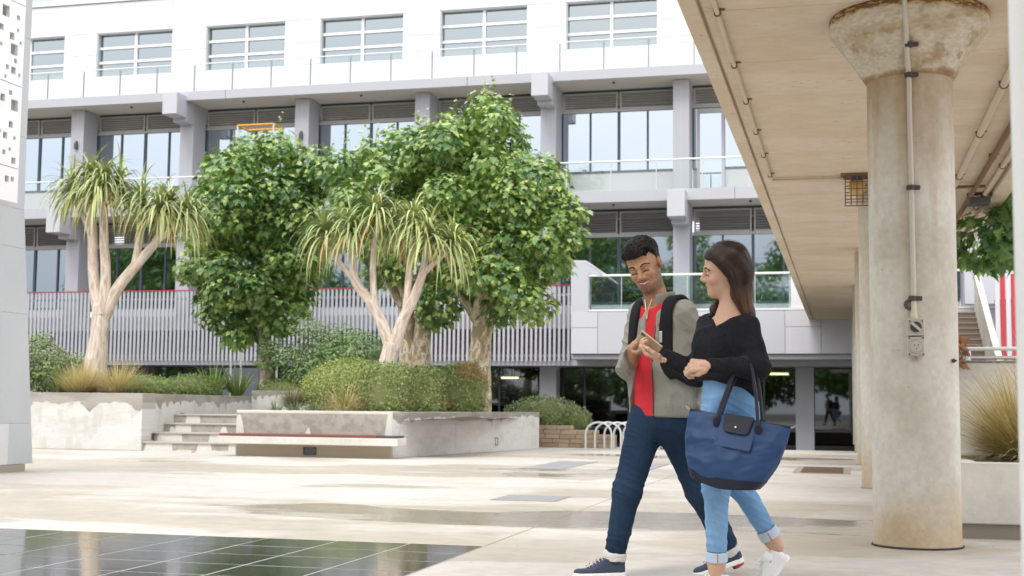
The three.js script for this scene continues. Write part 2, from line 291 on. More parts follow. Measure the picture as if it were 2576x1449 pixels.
// ---------- the long facade across the plaza ----------
const SP = 4.365, CX0 = -5.02; // column spacing; reference column
const cols = []; for (let i = -3; i <= 7; i++) cols.push(CX0 - SP * i); // right to left
const BX0 = -38.2, BX1 = 13.5;
const bld = thing('campus_building', 'long white and grey campus building with balconies and louvred ribbon windows', 'building');
{
  const zs = -41.0, zc = -41.6, zg = -42.6, zw = -41.8;
  // slabs with thin grey edges
  const slab = (y0, y1, zf, nm = 'balcony_slab') => { const p = part(nm, bld);
    mk('slab', bx(BX0, BX1, y0, y1, -46, zf - 0.06), M.soffitCream, p);
    for (let x = BX0; x < BX1 - 0.1; x += 2 * SP) mk('edge_panel', rb(x + 0.006, Math.min(x + 2 * SP - 0.006, BX1), y0 - 0.02, y1 + 0.02, zf - 0.06, zf, 0.008), M.greyFascia, p);
    return p; };
  slab(11.46, 11.74, zs); slab(7.44, 7.77, zs);
  { const p = part('balcony_slab', bld); mk('slab', bx(BX0, BX1, 3.42, 3.9, -46, -41.35), M.greyPanel, p); mk('void_wall', bx(BX0, BX1, 2.42, 3.418, -43.6, -43.3), M.column, p); mk('void_floor', bx(BX0, BX1, 2.405, 2.418, -43.6, -41.15), M.column, p); mk('underside_trim', bx(BX0, BX1, 2.22, 2.40, -42.4, -41.12), M.greyFascia, p); }
  // columns, each through two storeys
  for (const x of cols) {
    const c = part('column', bld);
    mk('upper_shaft', rb(x - 0.26, x + 0.26, 7.77, 11.45, -42.5, zc, 0.01), M.column, c);
    mk('lower_shaft', rb(x - 0.26, x + 0.26, 3.9, 7.43, -42.5, zc, 0.01), M.column, c);
    mk('joint_strip', bx(x - 0.012, x + 0.012, 7.8, 11.4, zc - 0.002, zc + 0.003), M.greyFascia, c);
  }
  // beam ends that poke out under the slabs
  const beam = (x, y0, y1) => { const p = part('beam_end', bld); mk('front_block', rb(x - 0.29, x + 0.26, y0, y1, -41.05, -40.35, 0.012), M.greyPanel, p); mk('haunch', rb(x - 0.25, x + 0.25, y0 - 0.14, y1 - 0.15, -42.5, -41.06, 0.01), M.greyFascia, p); };
  for (const i of [1, 4, 7, -2]) beam(CX0 - SP * i, 10.84, 11.6); for (const i of [0, 5, 2.999]) if (i !== 2.999) beam(CX0 - SP * i, 6.82, 7.66);
  // bays: louvres over windows on the two middle storeys
  const slatGeo = (() => { const g = new THREE.BoxGeometry(1, 0.055, 0.008); g.rotateX(0.85); return uvm(g); })();
  const bay = (xa, xb, yS, yL, yW, yB, glass, nPane, frameM) => { // soffit, louvre bottom, window top, window bottom
    mk('head_gap', bx(xa, xb, yS - 0.07, yS - 0.001, zg - 0.1, zg - 0.02), M.mullion, bld);
    mk('back_wall', bx(xa, xb, yB - 1.2 > yS ? yB : yB - 0.0, yS - 0.07, zg - 2.2, zg - 2.0), M.innerWall, bld);
    const mid = (xa + xb) / 2;
    for (const [a, b] of [[xa + 0.04, mid - 0.04], [mid + 0.04, xb - 0.04]]) {
      const l = part('louvre', bld), y1 = yS - 0.09, y0 = yL, f = 0.05;
      mk('frame', merge([bx(a, b, y1 - f, y1, zg - 0.06, zg + 0.04), bx(a, b, y0, y0 + f, zg - 0.06, zg + 0.04), bx(a, a + f, y0 + f, y1 - f, zg - 0.06, zg + 0.04), bx(b - f, b, y0 + f, y1 - f, zg - 0.06, zg + 0.04)]), M.louvreFrame, l);
      const n = Math.round((y1 - y0 - 2 * f) / 0.078);
      for (let k = 0; k < n; k++) { const s = mk('slat', slatGeo, M.louvre, l); s.scale.x = b - a - 2 * f - 0.004; s.position.set((a + b) / 2, y0 + f + (k + 0.5) * (y1 - y0 - 2 * f) / n, zg); }
    }
    mk('transom', bx(xa, xb, yW, yL - 0.002, zg - 0.08, zg + 0.05), M.louvreFrame, bld);
    const w = part('window', bld), pw = (xb - xa) / nPane;
    for (let k = 0; k < nPane; k++) mk('pane', bx(xa + k * pw + 0.02, xa + (k + 1) * pw - 0.02, yB, yW, zg - 0.03, zg - 0.012), glass, w);
    for (let k = 0; k <= nPane; k++) mk('mullion', bx(xa + k * pw - (k % 2 ? 0.03 : 0.045), xa + k * pw + (k % 2 ? 0.03 : 0.045), yB, yW - 0.001, zg - 0.06, zg + 0.035), frameM, w);
    mk('bottom_rail', bx(xa, xb, yB - 0.07, yB - 0.001, zg - 0.06, zg + 0.045), M.mullion, w);
  };
  for (let i = 0; i < cols.length - 1; i++) {
    const xb = cols[i] - 0.26, xa = cols[i + 1] + 0.26;
    bay(xa, xb, 11.46, 10.79, 10.70, 8.72, M.glassSky, 4, M.mullion);
    mk('upstand_wall', bx(xa, xb, 7.77, 8.65, zg - 0.2, zg + 0.02), M.wallPale, bld);
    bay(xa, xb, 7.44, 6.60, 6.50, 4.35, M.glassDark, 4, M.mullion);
    mk('upstand_wall', bx(xa, xb, 3.9, 4.28, zg - 0.2, zg + 0.02), M.wallPale, bld);
  }
  // second-floor balcony door, left open bays keep glass
  { const d = part('balcony_door', bld), x0 = -4.62, x1 = -3.72; mk('frame', merge([bx(x0, x0 + 0.1, 7.8, 10.66, zg + 0.05, zg + 0.12), bx(x1 - 0.1, x1, 7.8, 10.66, zg + 0.05, zg + 0.12), bx(x0 + 0.1, x1 - 0.1, 10.5, 10.66, zg + 0.05, zg + 0.12), bx(x0 + 0.1, x1 - 0.1, 7.8, 7.95, zg + 0.05, zg + 0.12)]), M.column, d); mk('pane', bx(x0 + 0.1, x1 - 0.1, 7.95, 10.5, zg + 0.08, zg + 0.09), M.glassSky, d); }
  // white top storey: cladding panels round deep windows
  const W0 = -8.85, WW = 3.02, wy0 = 12.70, wy1 = 14.30;
  const top = part('top_storey_wall', bld);
  for (let k = -4; k <= 6; k++) {
    const xl = W0 - SP * k, xr = xl + WW, xm = xl + WW / 2, xe = xl - (SP - WW);
    const cell = (a, b, c, d) => mk('cladding_panel', rb(a + 0.004, b - 0.004, c + 0.004, d - 0.004, zw - 0.25, zw, 0.004), M.whitePanel, top);
    cell(xl, xm, 11.74, wy0); cell(xm, xr, 11.74, wy0); cell(xe, xl, 11.74, wy0); cell(xe, xl, wy0, wy0 + 0.8); cell(xe, xl, wy0 + 0.8, wy1);
    cell(xe, xl, wy1, 15.42); cell(xl, xm, wy1, 15.42); cell(xm, xr, wy1, 15.42);
    const w = part('window', bld), gz = zw - 0.2, h = (wy1 - wy0) / 3;
    mk('reveal', merge([bx(xl, xr, wy1 - 0.04, wy1, zw - 0.35, zw - 0.03), bx(xl, xl + 0.04, wy0, wy1 - 0.04, zw - 0.35, zw - 0.03)]), M.wallPale, w);
    for (let c = 0; c < 2; c++) for (let q = 0; q < 3; q++) mk('pane', bx(xl + 0.05 + c * WW / 2, xl + WW / 2 - 0.02 + c * WW / 2, wy0 + q * h + 0.01, wy0 + (q + 1) * h - 0.01, gz - 0.02, gz), M.glassUpper, w);
    mk('frame', merge([bx(xm - 0.05, xm + 0.05, wy0, wy1 - 0.04, gz - 0.03, gz + 0.07), ...[1, 2].flatMap(q => [bx(xl + 0.04, xm - 0.052, wy0 + q * h - 0.045, wy0 + q * h + 0.045, gz - 0.03, gz + 0.065), bx(xm + 0.052, xr, wy0 + q * h - 0.045, wy0 + q * h + 0.045, gz - 0.03, gz + 0.065)])]), M.whitePaint, w);
  }
  mk('core_wall', bx(BX0, BX1, 11.74, 19.5, -46.2, zw - 0.36), M.wallPale, bld);
  // roof ledge and the ribbed white storey above it
  mk('roof_ledge', rb(BX0, BX1, 15.44, 15.62, zw - 0.3, zw + 0.06, 0.01), M.whitePaint, bld);
  const rbm = part('ribbed_wall', bld); for (let k = 0; k < 16; k++) mk('rib', rb(BX0, BX1, 15.66 + k * 0.2, 15.84 + k * 0.2, zw - 0.8, zw - 0.5, 0.03), M.whitePanel, rbm);
  for (let x = -34.5; x < 12; x += SP) mk('rib_post', bx(x - 0.05, x + 0.05, 15.64, 18.8, zw - 0.49, zw - 0.42), M.whitePaint, bld);
  // balustrade of the top balcony
  const rail = (name, xa, xb, yb, yt, z, step, postM, railR, off = 0) => {
    const p = part(name, bld);
    mk('handrail', cyl([xa, yt, z], [xb, yt, z], railR, railR, 8), M.whiteRail, p);
    for (let x = xa + off; x <= xb + 0.01; x += step) {
      mk('post', bx(x - 0.02, x + 0.02, yb, yt - railR - 0.03, z - 0.02, z + 0.02), postM, p);
      if (x + step <= xb + 0.01) mk('glass_panel', bx(x + 0.05, x + step - 0.05, yb + 0.06, yt - railR - 0.06, z - 0.006, z + 0.006), M.glassClear, p);
    }
  };
  rail('top_balustrade', -34.0, 12, 11.76, 12.76, -41.15, SP / 3, M.postGrey, 0.022, 0.35);
  rail('balcony_balustrade', -34.0, 12, 7.79, 8.76, -41.15, SP / 3, M.steel, 0.03, 0.6);
  // ground floor: shopfront glass in the shade, dark piers
  const gp = part('ground_floor', bld);
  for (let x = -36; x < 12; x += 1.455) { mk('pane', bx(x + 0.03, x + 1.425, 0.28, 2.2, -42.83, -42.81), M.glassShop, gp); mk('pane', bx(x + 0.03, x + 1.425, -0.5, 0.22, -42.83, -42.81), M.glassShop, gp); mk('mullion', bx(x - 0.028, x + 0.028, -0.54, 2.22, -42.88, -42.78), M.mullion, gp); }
  mk('sill_rail', bx(-36, 12, 0.22, 0.28, -42.86, -42.775), M.mullion, gp);
  for (const x of [-9.46, -1.25, -18.2, -26.9, 7.4]) mk('pier', rb(x - 0.28, x + 0.28, -0.55, 2.22, -42.75, -42.15, 0.01), M.column, gp);
  mk('inner_wall', bx(BX0, BX1, -0.56, 2.42, -46, -45.6), M.innerWall, gp);
  // lit strip lamps under the ground-floor ceiling
  for (const [x0, x1, y] of [[-3.1, -1.75, 1.98], [-11.1, -10.5, 1.82]]) {
    const l = part('strip_lamp', bld), em = new THREE.MeshStandardMaterial({ color: lin(0.8, 0.75, 0.55), emissive: lin(1.0, 0.86, 0.5), emissiveIntensity: 0.9, roughness: 0.6 });
    mk('lamp_tube', rb(x0, x1, y, y + 0.06, -42.4, -42.34, 0.02), em, l); mk('lamp_housing', bx(x0 - 0.03, x1 + 0.03, y + 0.062, y + 0.1, -42.44, -42.3), M.greyFascia, l);
    for (const x of [x0 + 0.15, x1 - 0.15]) mk('lamp_rod', bx(x - 0.008, x + 0.008, y + 0.1, 2.22, -42.38, -42.36), M.darkSteel, l);
    const a = new THREE.RectAreaLight(new THREE.Color(1, 0.86, 0.5), 1.2, x1 - x0, 0.06); a.position.set((x0 + x1) / 2, y - 0.012, -42.37); a.rotation.x = -Math.PI / 2; bld.add(a);
  }
  // end walls close the block
  mk('end_wall', bx(BX0 - 0.3, BX0 - 0.002, -0.55, 19, -50, -41.4), M.whitePanel, bld); mk('end_wall', bx(BX1 + 0.002, BX1 + 0.3, -0.55, 19, -50, -41.4), M.whitePanel, bld);
  mk('roof_slab', bx(BX0, BX1, 19.5, 19.8, -50, -41.5), M.wallPale, bld);
  // small soffit lights and wall lamps
  for (let i = 0; i < 7; i++) { mk('soffit_fitting', cyl([CX0 - SP * (i + 0.5), 11.40, -41.55], [CX0 - SP * (i + 0.5), 11.458, -41.55], 0.035, 0.05, 8), M.darkSteel, bld); mk('soffit_fitting', cyl([CX0 - SP * (i + 0.5) + SP, 7.38, -41.55], [CX0 - SP * (i + 0.5) + SP, 7.438, -41.55], 0.035, 0.05, 8), M.darkSteel, bld); }
  for (const i of [5, 3]) mk('wall_lamp', merge([rb(CX0 - SP * i - 0.06, CX0 - SP * i + 0.06, 10.0, 10.24, -41.6, -41.5, 0.02), bx(CX0 - SP * i - 0.03, CX0 - SP * i + 0.03, 10.24, 10.3, -41.6, -41.54)]), M.darkSteel, bld);
}
// first-floor projecting terrace of grey panels with a glass balustrade
{
  const t = thing('panelled_terrace', 'projecting light grey panelled terrace with glass balustrade behind the walkers', 'terrace');
  const z1 = -40.2, z0 = -41.1, xa = -8.3, xb = 12;
  mk('floor_slab', bx(xa + 0.02, xb, 2.56, 3.72, -41.34, z1 - 0.05), M.greyFascia, t);
  mk('underside', bx(xa, xb, 2.40, 2.545, -41.1, z1 - 0.12), M.greyFascia, t);
  const r = rng(77); let x = xa, k = 0;
  const cutx = [-8.3, -7.45, -6.2, -4.95, -3.9, -2.7, -1.75, -0.7, 0.4, 1.5, 2.7, 3.9, 5.2, 6.5, 8, 10, 12];
  for (let i = 0; i < cutx.length - 1; i++) { const a = cutx[i] + 0.006, b = cutx[i + 1] - 0.006; const pm = i % 2 ? M.greyPanel : M.greyPanelB;
    if (i % 3 === 0) { mk('cladding_panel', rb(a, b, 2.56, 3.36, z1 - 0.045, z1, 0.006), pm, t); mk('cladding_panel', rb(a, b, 3.372, 3.86, z1 - 0.045, z1, 0.006), M.greyPanelB, t); }
    else mk('cladding_panel', rb(a, b, 2.56, 3.86, z1 - 0.045, z1, 0.006), pm, t); }
  mk('coping', rb(-7.74, xb, 3.87, 3.93, z0, z1 + 0.01, 0.006), M.whitePaint, t);
  // pier with sloping shoulder
  { const s = new THREE.Shape(); s.moveTo(-8.3, 3.87); s.lineTo(-7.76, 3.87); s.lineTo(-7.76, 5.06); s.lineTo(-7.3, 4.98); s.lineTo(-7.3, 5.0); s.lineTo(-7.86, 5.4); s.lineTo(-8.3, 5.42); s.closePath();
    const g = new THREE.ExtrudeGeometry(s, { depth: 0.5, bevelEnabled: true, bevelSize: 0.01, bevelThickness: 0.01, bevelSegments: 1 }); g.translate(0, 0, -40.73); mk('pier', uvm(g), M.greyPanel, t);
    const c = new THREE.Shape(); c.moveTo(-8.32, 5.44); c.lineTo(-7.85, 5.42); c.lineTo(-6.9, 4.75); c.lineTo(-6.9, 4.82); c.lineTo(-7.84, 5.48); c.lineTo(-8.32, 5.5); c.closePath();
    const g2 = new THREE.ExtrudeGeometry(c, { depth: 0.5, bevelEnabled: false }); g2.translate(0, 0, -40.75); mk('pier_capping', uvm(g2), M.greyPanelB, t); }
  mk('handrail', rb(-7.75, -1.6, 4.96, 5.03, z1 - 0.09, z1 - 0.02, 0.02), M.whiteRail, t);
  for (let i = 0; i < 6; i++) mk('glass_panel', bx(-7.72 + i * 1.02, -6.74 + i * 1.02, 3.94, 4.94, z1 - 0.062, z1 - 0.05), M.glassTerrace, t);
  for (let i = 0; i < 7; i++) mk('post', bx(-7.745 + i * 1.02, -7.72 + i * 1.02, 3.935, 4.95, z1 - 0.075, z1 - 0.04), M.steel, t);
  mk('white_wall', rb(-1.58, 1.4, 3.94, 5.0, z0 + 0.2, z1 - 0.05, 0.01), M.whitePanel, t);
  mk('handrail', rb(2.4, xb, 4.96, 5.03, z1 - 0.09, z1 - 0.02, 0.02), M.whiteRail, t);
  mk('pier', rb(3.62, 4.9, 3.94, 5.7, -40.9, z1 - 0.02, 0.01), M.greyPanel, t);
}
// slatted screen along the first floor: silver faces, red sides
{
  const t = thing('slat_screen', 'long screen of silver vertical slats with a red top rail', 'slat screen');
  const geo = (() => { const g = new THREE.BoxGeometry(0.076, 2.4, 0.05), c = new Float32Array(g.attributes.position.count * 3), n = g.attributes.normal;
    for (let i = 0; i < n.count; i++) { const sd = Math.abs(n.getX(i)) > 0.5; c.set(sd ? [0.36, 0.05, 0.06] : [0.49, 0.50, 0.53], i * 3); } g.setAttribute('color', new THREE.BufferAttribute(c, 3)); return g; })();
  const geoW = geo.clone(); { const c = geoW.attributes.color, n = geoW.attributes.normal; for (let i = 0; i < c.count; i++) c.setXYZ(i, 0.46, 0.47, 0.50); }
  const r = rng(31); let n = 0;
  for (let x = -28.6; x < -8.4; x += 0.152) { const m = mk('slat', x > -14.5 ? geo : geoW, M.silverSlat, t); m.position.set(x, 3.56, -41.0 + (r() - 0.5) * 0.006); m.rotation.y = 0.04 + (r() - 0.5) * 0.03; n++; }
  mk('top_rail', bx(-28.7, -8.35, 4.765, 4.79, -41.07, -40.95), M.red, t);
  mk('fixing_rail', bx(-28.7, -8.35, 4.45, 4.52, -41.12, -41.07), M.steel, t); mk('fixing_rail', bx(-28.7, -8.35, 2.5, 2.57, -41.12, -41.07), M.steel, t);
  for (let x = -8.2; x < -6.9; x += 0.1385) { const m = mk('slat', geo, M.silverSlat, t); m.scale.y = 0.2; m.position.set(x, 2.6, -41.25); m.rotation.y = -0.1; }
}
// yellow guard rails of a work platform standing in front of the facade
{
  const t = thing('work_platform', 'tall access platform with yellow guard rail showing above the trees', 'work platform');
  const Y = mat([0.62, 0.30, 0.03], 0.5), x0 = -18.2, x1 = -17.0, z0 = -37.6, z1 = -36.9, h = 9.5;
  mk('guard_rail', merge([cyl([x0, h, z1], [x1, h, z1], 0.04, 0.04, 8), cyl([x0, h, z0], [x1, h, z0], 0.04, 0.04, 8), cyl([x0, h, z0], [x0, h, z1], 0.04, 0.04, 8), cyl([x1, h, z0], [x1, h, z1], 0.04, 0.04, 8)]), Y, t);
  mk('toe_board', merge([bx(x0, x1, 8.42, 8.6, z1 - 0.02, z1), bx(x1 - 0.02, x1, 8.42, 8.6, z0, z1 - 0.02)]), Y, t); mk('platform_deck', bx(x0, x1, 8.36, 8.41, z0, z1), M.steel, t);
  for (const x of [x0, x1]) for (const z of [z0, z1]) mk('upright', cyl([x, -0.55, z], [x, h, z], 0.032, 0.032, 8), M.steel, t);
  for (let y = 6.4; y < 8; y += 0.6) mk('rung', cyl([x0, y, z1], [x1, y, z1], 0.018, 0.018, 6), M.steel, t);
}
// ---------- elevated walkway on mushroom columns ----------
const DY = 3.58;
{
  const t = thing('elevated_walkway', 'tan concrete elevated walkway overhead, seen from below', 'walkway');
  mk('deck', bx(-1.0, 1.94, DY + 0.03, DY + 0.34, -41.15, 12), M.soffit, t);
  const zs = [12, 10.7, 9.4, 8.1, 6.8, 5.5, 4.2, 2.9, 1.6, 0.3, -1, -2.3, -3.6, -4.9, -6.2, -7.5, -8.8, -9.48, -10.19, -11.41, -12.76, -14.08]; for (let z = -15.4; z > -41; z -= 1.3) zs.push(z); zs.push(-41.15);
  const r = rng(3);
  for (let i = 0; i < zs.length - 1; i++) mk('soffit_strip', bx(-0.905, 1.75, DY + (r() - 0.5) * 0.003, DY + 0.028, zs[i + 1] + 0.002, zs[i] - 0.002), M.soffit, t);
  // edge beams left and right of the drip groove
  mk('edge_strip', rb(-1.05, -0.93, DY - 0.012, DY + 0.4, -41.15, 12, 0.008), M.soffit, t);
  mk('edge_strip', rb(1.77, 1.97, DY - 0.05, DY + 0.4, -41.15, 12, 0.012), M.soffit, t);
  mk('parapet', bx(-1.04, -0.96, DY + 0.401, DY + 1.2, -41.1, 12), M.concrete, t); mk('parapet', bx(1.88, 1.96, DY + 0.401, DY + 1.2, -41.1, 12), M.concrete, t);
}
{ // columns every 6.65 m
  const CR = 0.283, prof = [[CR, 0], [CR, 0.02], [CR, 3.16]], names = ['front concrete mushroom column with stained flared capital and conduit', 'second concrete column of the walkway, just behind the front one', 'third concrete column of the walkway, mostly hidden', 'fourth concrete column of the walkway, farthest in view', 'fifth concrete column of the walkway by the facade'];
  const sg = (() => { const g = new THREE.LatheGeometry([[CR + 0.004, 0], [CR + 0.004, 0.03], [CR, 0.04], [CR, 1], [CR, 2], [CR, 3.12]].map(p => new THREE.Vector2(...p)), 64), p = g.attributes.position, uv = g.attributes.uv; for (let i = 0; i < p.count; i++) { uv.setY(i, p.getY(i) / 3.12); const n = 1 + 0.004 * pnoise(p.getX(i) * 5, p.getY(i) * 1.2, p.getZ(i) * 5); p.setX(i, p.getX(i) * n); p.setZ(i, p.getZ(i) * n); } return g; })();
  const cg = (() => { const pts = [[CR, 3.12], [CR + 0.012, 3.135], [0.38, 3.27], [0.50, 3.44], [0.528, 3.475], [0.53, 3.56], [0.52, DY - 0.001], [0, DY - 0.001]]; const g = new THREE.LatheGeometry(pts.map(p => new THREE.Vector2(...p)), 96), p = g.attributes.position, uv = g.attributes.uv;
    for (let i = 0; i < p.count; i++) { uv.setY(i, clamp((p.getY(i) - 3.12) / (DY - 3.12), 0, 0.999)); uv.setX(i, uv.getX(i) * 2); const n = 1 + 0.012 * fbm3(p.getX(i) * 6, p.getY(i) * 6, p.getZ(i) * 6, 3); p.setX(i, p.getX(i) * n); p.setZ(i, p.getZ(i) * n); } g.computeVertexNormals(); return g; })();
  for (let k = 0; k < 5; k++) {
    const c = thing('walkway_column', names[k], 'column', 'columns under the walkway', [0.447, 0, -9.23 - 6.68 * k], k * 1.3 + 0.5);
    if (!k) { mk('shaft', sg, M.colA, c); mk('capital', cg, M.capital, c); } else { const m = mk('shaft', sg, M.colB, c); m.scale.y = (DY - 0.07) / 3.12; mk('head_joint', cyl([0, DY - 0.07, 0], [0, DY - 0.003, 0], CR - 0.012, CR - 0.012, 40), M.soffit, c); mk('base_joint', cyl([0, 0.0005, 0], [0, 0.012, 0], CR + 0.01, CR + 0.01, 40), M.concreteDark, c); }
    if (!k) { const ring = new THREE.TorusGeometry(CR + 0.006, 0.008, 6, 64); ring.rotateX(Math.PI / 2); ring.translate(0, 0.006, 0); mk('base_joint', ring, M.rubber, c); }
  }
}
{ // conduit, clips and power outlet on the front column
  const cx = 0.447, cz = -9.23, R = 0.283, a = 0.0; // front of the column, towards the plaza
  const pvc = mat([0.55, 0.50, 0.44], 0.5), clip = mat([0.06, 0.05, 0.045], 0.5);
  const t = thing('electrical_conduit', 'grey conduit pipe clipped down the front concrete column', 'conduit');
  const fx = cx - 0.018, fz = cz + R + 0.022;
  mk('pipe', tube([[fx - 0.03, 3.60, fz + 0.235], [fx - 0.03, 3.52, fz + 0.23], [fx - 0.02, 3.38, fz + 0.165], [fx - 0.01, 3.2, fz + 0.055], [fx, 3.08, fz + 0.005], [fx, 2.9, fz], [fx + 0.004, 2.4, fz], [fx + 0.006, 1.59, fz]], 0.0165, 60, 12), pvc, t);
  for (const [y, dz] of [[3.28, 0.11], [3.1, 0.018], [2.35, 0.004], [1.62, 0.004]]) { const m = mk('clip', merge([rb(fx - 0.028, fx + 0.06, y - 0.014, y + 0.014, fz + dz - 0.02, fz + dz + 0.012, 0.005), cyl([fx + 0.003, y - 0.016, fz + dz], [fx + 0.003, y + 0.016, fz + dz], 0.024, 0.024, 12)]), clip, t); }
  const b = thing('power_outlet', 'weathered isolator switch and socket box on the front column', 'power outlet');
  const bz = cz + R - 0.006, grey = mat([0.50, 0.46, 0.40], 0.5), bx0 = cx - 0.058, bx1 = cx + 0.052;
  mk('switch_box', rb(bx0, bx1, 1.375, 1.49, bz, bz + 0.07, 0.008), grey, b);
  const kn = (y, r, d0, d1, m, nm, par) => { const g = new THREE.CylinderGeometry(r * 0.94, r, d1 - d0, 28); g.rotateX(Math.PI / 2); g.translate(cx - 0.003, y, bz + (d0 + d1) / 2); return mk(nm, g, m, par); };
  const k1 = kn(1.432, 0.036, 0.07, 0.088, clip, 'switch_knob', b); { const g = rb(-0.04, 0.04, -0.009, 0.009, -0.008, 0.008, 0.004); g.rotateZ(-0.75); g.translate(cx - 0.003, 1.432, bz + 0.095); mk('lever', g, grey, k1); }
  mk('socket_box', rb(bx0, bx1, 1.245, 1.369, bz, bz + 0.066, 0.008), grey, b);
  kn(1.305, 0.046, 0.066, 0.078, mat([0.42, 0.39, 0.34], 0.5), 'socket_cover', b); kn(1.305, 0.032, 0.078, 0.081, grey, 'socket_face', b);
  for (const [dx, dy, rz] of [[-0.012, 0.008, 0.5], [0.012, 0.008, -0.5], [0, -0.014, 0]]) { const g = new THREE.BoxGeometry(0.004, 0.013, 0.004); g.rotateZ(rz); g.translate(cx - 0.003 + dx, 1.305 + dy, bz + 0.082); mk('pin_hole', g, clip, b); }
  mk('gland', merge([cyl([fx + 0.006, 1.49, fz], [fx + 0.006, 1.54, fz], 0.024, 0.02, 12), cyl([fx + 0.006, 1.54, fz], [fx + 0.006, 1.60, fz], 0.0175, 0.0175, 12)]), mat([0.62, 0.55, 0.42], 0.5), b);
  mk('earth_loop', (() => { const g = new THREE.TorusGeometry(0.026, 0.011, 8, 20); g.translate(fx - 0.02, 1.58, fz - 0.008); return g; })(), M.darkSteel, b);
  for (const [x, y] of [[bx0 + 0.016, 1.47], [bx1 - 0.016, 1.47], [bx0 + 0.012, 1.36], [bx1 - 0.012, 1.36], [bx0 + 0.012, 1.255], [bx1 - 0.012, 1.255]]) { const g = new THREE.CylinderGeometry(0.0055, 0.0055, 0.006, 10); g.rotateX(Math.PI / 2); g.translate(x, y, bz + 0.071); mk('screw', g, clip, b); }
  mk('drip_gland', cyl([cx + 0.008, 1.215, bz + 0.03], [cx + 0.008, 1.246, bz + 0.03], 0.011, 0.016, 10), M.aloeBark, b);
  const bolt = thing('anchor_bolt', 'small black bolt stub low on the front column', 'bolt'); const ba = 0.95; mk('shank', cyl([cx + Math.sin(ba) * (R - 0.01), 1.22, cz + Math.cos(ba) * (R - 0.01)], [cx + Math.sin(ba) * (R + 0.03), 1.22, cz + Math.cos(ba) * (R + 0.03)], 0.007, 0.007, 8), clip, bolt); mk('nut', cyl([cx + Math.sin(ba) * (R + 0.004), 1.22, cz + Math.cos(ba) * (R + 0.004)], [cx + Math.sin(ba) * (R + 0.016), 1.22, cz + Math.cos(ba) * (R + 0.016)], 0.014, 0.014, 6), clip, bolt);
}
{ // soffit conduits and caged lamp
  const pvc = mat([0.60, 0.52, 0.40], 0.6), rust = mat([0.20, 0.11, 0.06], 0.8), y = DY - 0.03;
  const run = (name, label, pts, r, m, clips) => { const t = thing(name, label, 'conduit', 'conduits along the walkway soffit'); mk('pipe', merge(pts.slice(0, -1).map((p, i) => cyl(p, pts[i + 1], r, r, 10))), m, t);
    for (const z of clips) mk('clip', merge([rb(pts[0][0] - r - 0.012, pts[0][0] + r + 0.035, DY - 0.012, DY - 0.002, z - 0.012, z + 0.012, 0.003), (() => { const g = new THREE.TorusGeometry(r + 0.004, 0.006, 6, 16); g.translate(pts[0][0], y, z); return g; })()]), rust, t); return t; };
  run('soffit_conduit', 'thin conduit along the open edge of the walkway soffit', [[-0.81, y, 6], [-0.81, y, -15.46], [0.0, y, -15.46]], 0.016, pvc, [-8.75, -10.15, -11.4, -12.7, -13.9, -15.1, -7.4, -6, -4]);
  run('soffit_conduit', 'pale conduit beyond the columns, nearest them', [[1.28, y, 6], [1.28, y, -40]], 0.03, pvc, [-11.2, -13.2, -15.6, -18.4, -22, -26, -30]);
  run('soffit_conduit', 'dark rusty conduit beyond the columns', [[1.52, y - 0.01, 6], [1.52, y - 0.01, -40]], 0.03, rust, [-12.1, -14.4, -17, -20, -24, -28]);
  run('soffit_conduit', 'pale conduit along the tree-side edge of the soffit', [[1.68, y, 6], [1.68, y, -40]], 0.026, pvc, [-12.6, -15.0, -18, -22, -26]);
  { const t = thing('cross_conduit', 'rusty cross pipe under the walkway beyond the front column', 'conduit'); mk('pipe', cyl([0.5, DY - 0.05, -16.2], [1.62, DY - 0.05, -16.2], 0.02, 0.02, 8), rust, t); mk('junction_box', rb(1.5, 1.75, DY - 0.14, DY - 0.06, -17.2, -16.9, 0.01), M.darkSteel, t); }
  const t = thing('caged_lamp', 'wire-caged bulkhead lamp under the walkway beside the front column', 'lamp');
  const x0 = 0.02, x1 = 0.28, y1 = DY - 0.02, y0 = DY - 0.33, z0 = -15.6, z1 = -15.32, wr = 0.006;
  for (let i = 0; i <= 4; i++) { const x = lerp(x0, x1, i / 4); for (const z of [z0, z1]) mk('wire', cyl([x, y0, z], [x, y1, z], wr, wr, 5), rust, t); mk('wire', cyl([x, y0, z0], [x, y0, z1], wr, wr, 5), rust, t); }
  for (let j = 0; j <= 4; j++) { const y = lerp(y0, y1, j / 4); for (const z of [z0, z1]) mk('wire', cyl([x0, y, z], [x1, y, z], wr, wr, 5), rust, t); for (const x of [x0, x1]) mk('wire', cyl([x, y, z0], [x, y, z1], wr, wr, 5), rust, t); }
  mk('back_plate', rb(x0 - 0.05, x1 + 0.05, DY - 0.016, DY - 0.002, z0 - 0.05, z1 + 0.05, 0.004), rust, t);
  { const pts = [[0, -0.2], [0.05, -0.19], [0.085, -0.15], [0.095, -0.1], [0.09, -0.05], [0.06, -0.02], [0.06, 0]].map(p => new THREE.Vector2(...p)); const g = new THREE.LatheGeometry(pts, 20); g.translate(0.15, DY - 0.04, -15.46); mk('lamp_glass', g, phys([0.62, 0.42, 0.14], 0.3, { clearcoat: 0.5 }), t); }
  mk('lamp_base', cyl([0.15, DY - 0.06, -15.46], [0.15, DY - 0.016, -15.46], 0.07, 0.07, 16), mat([0.05, 0.09, 0.16], 0.5), t);
}
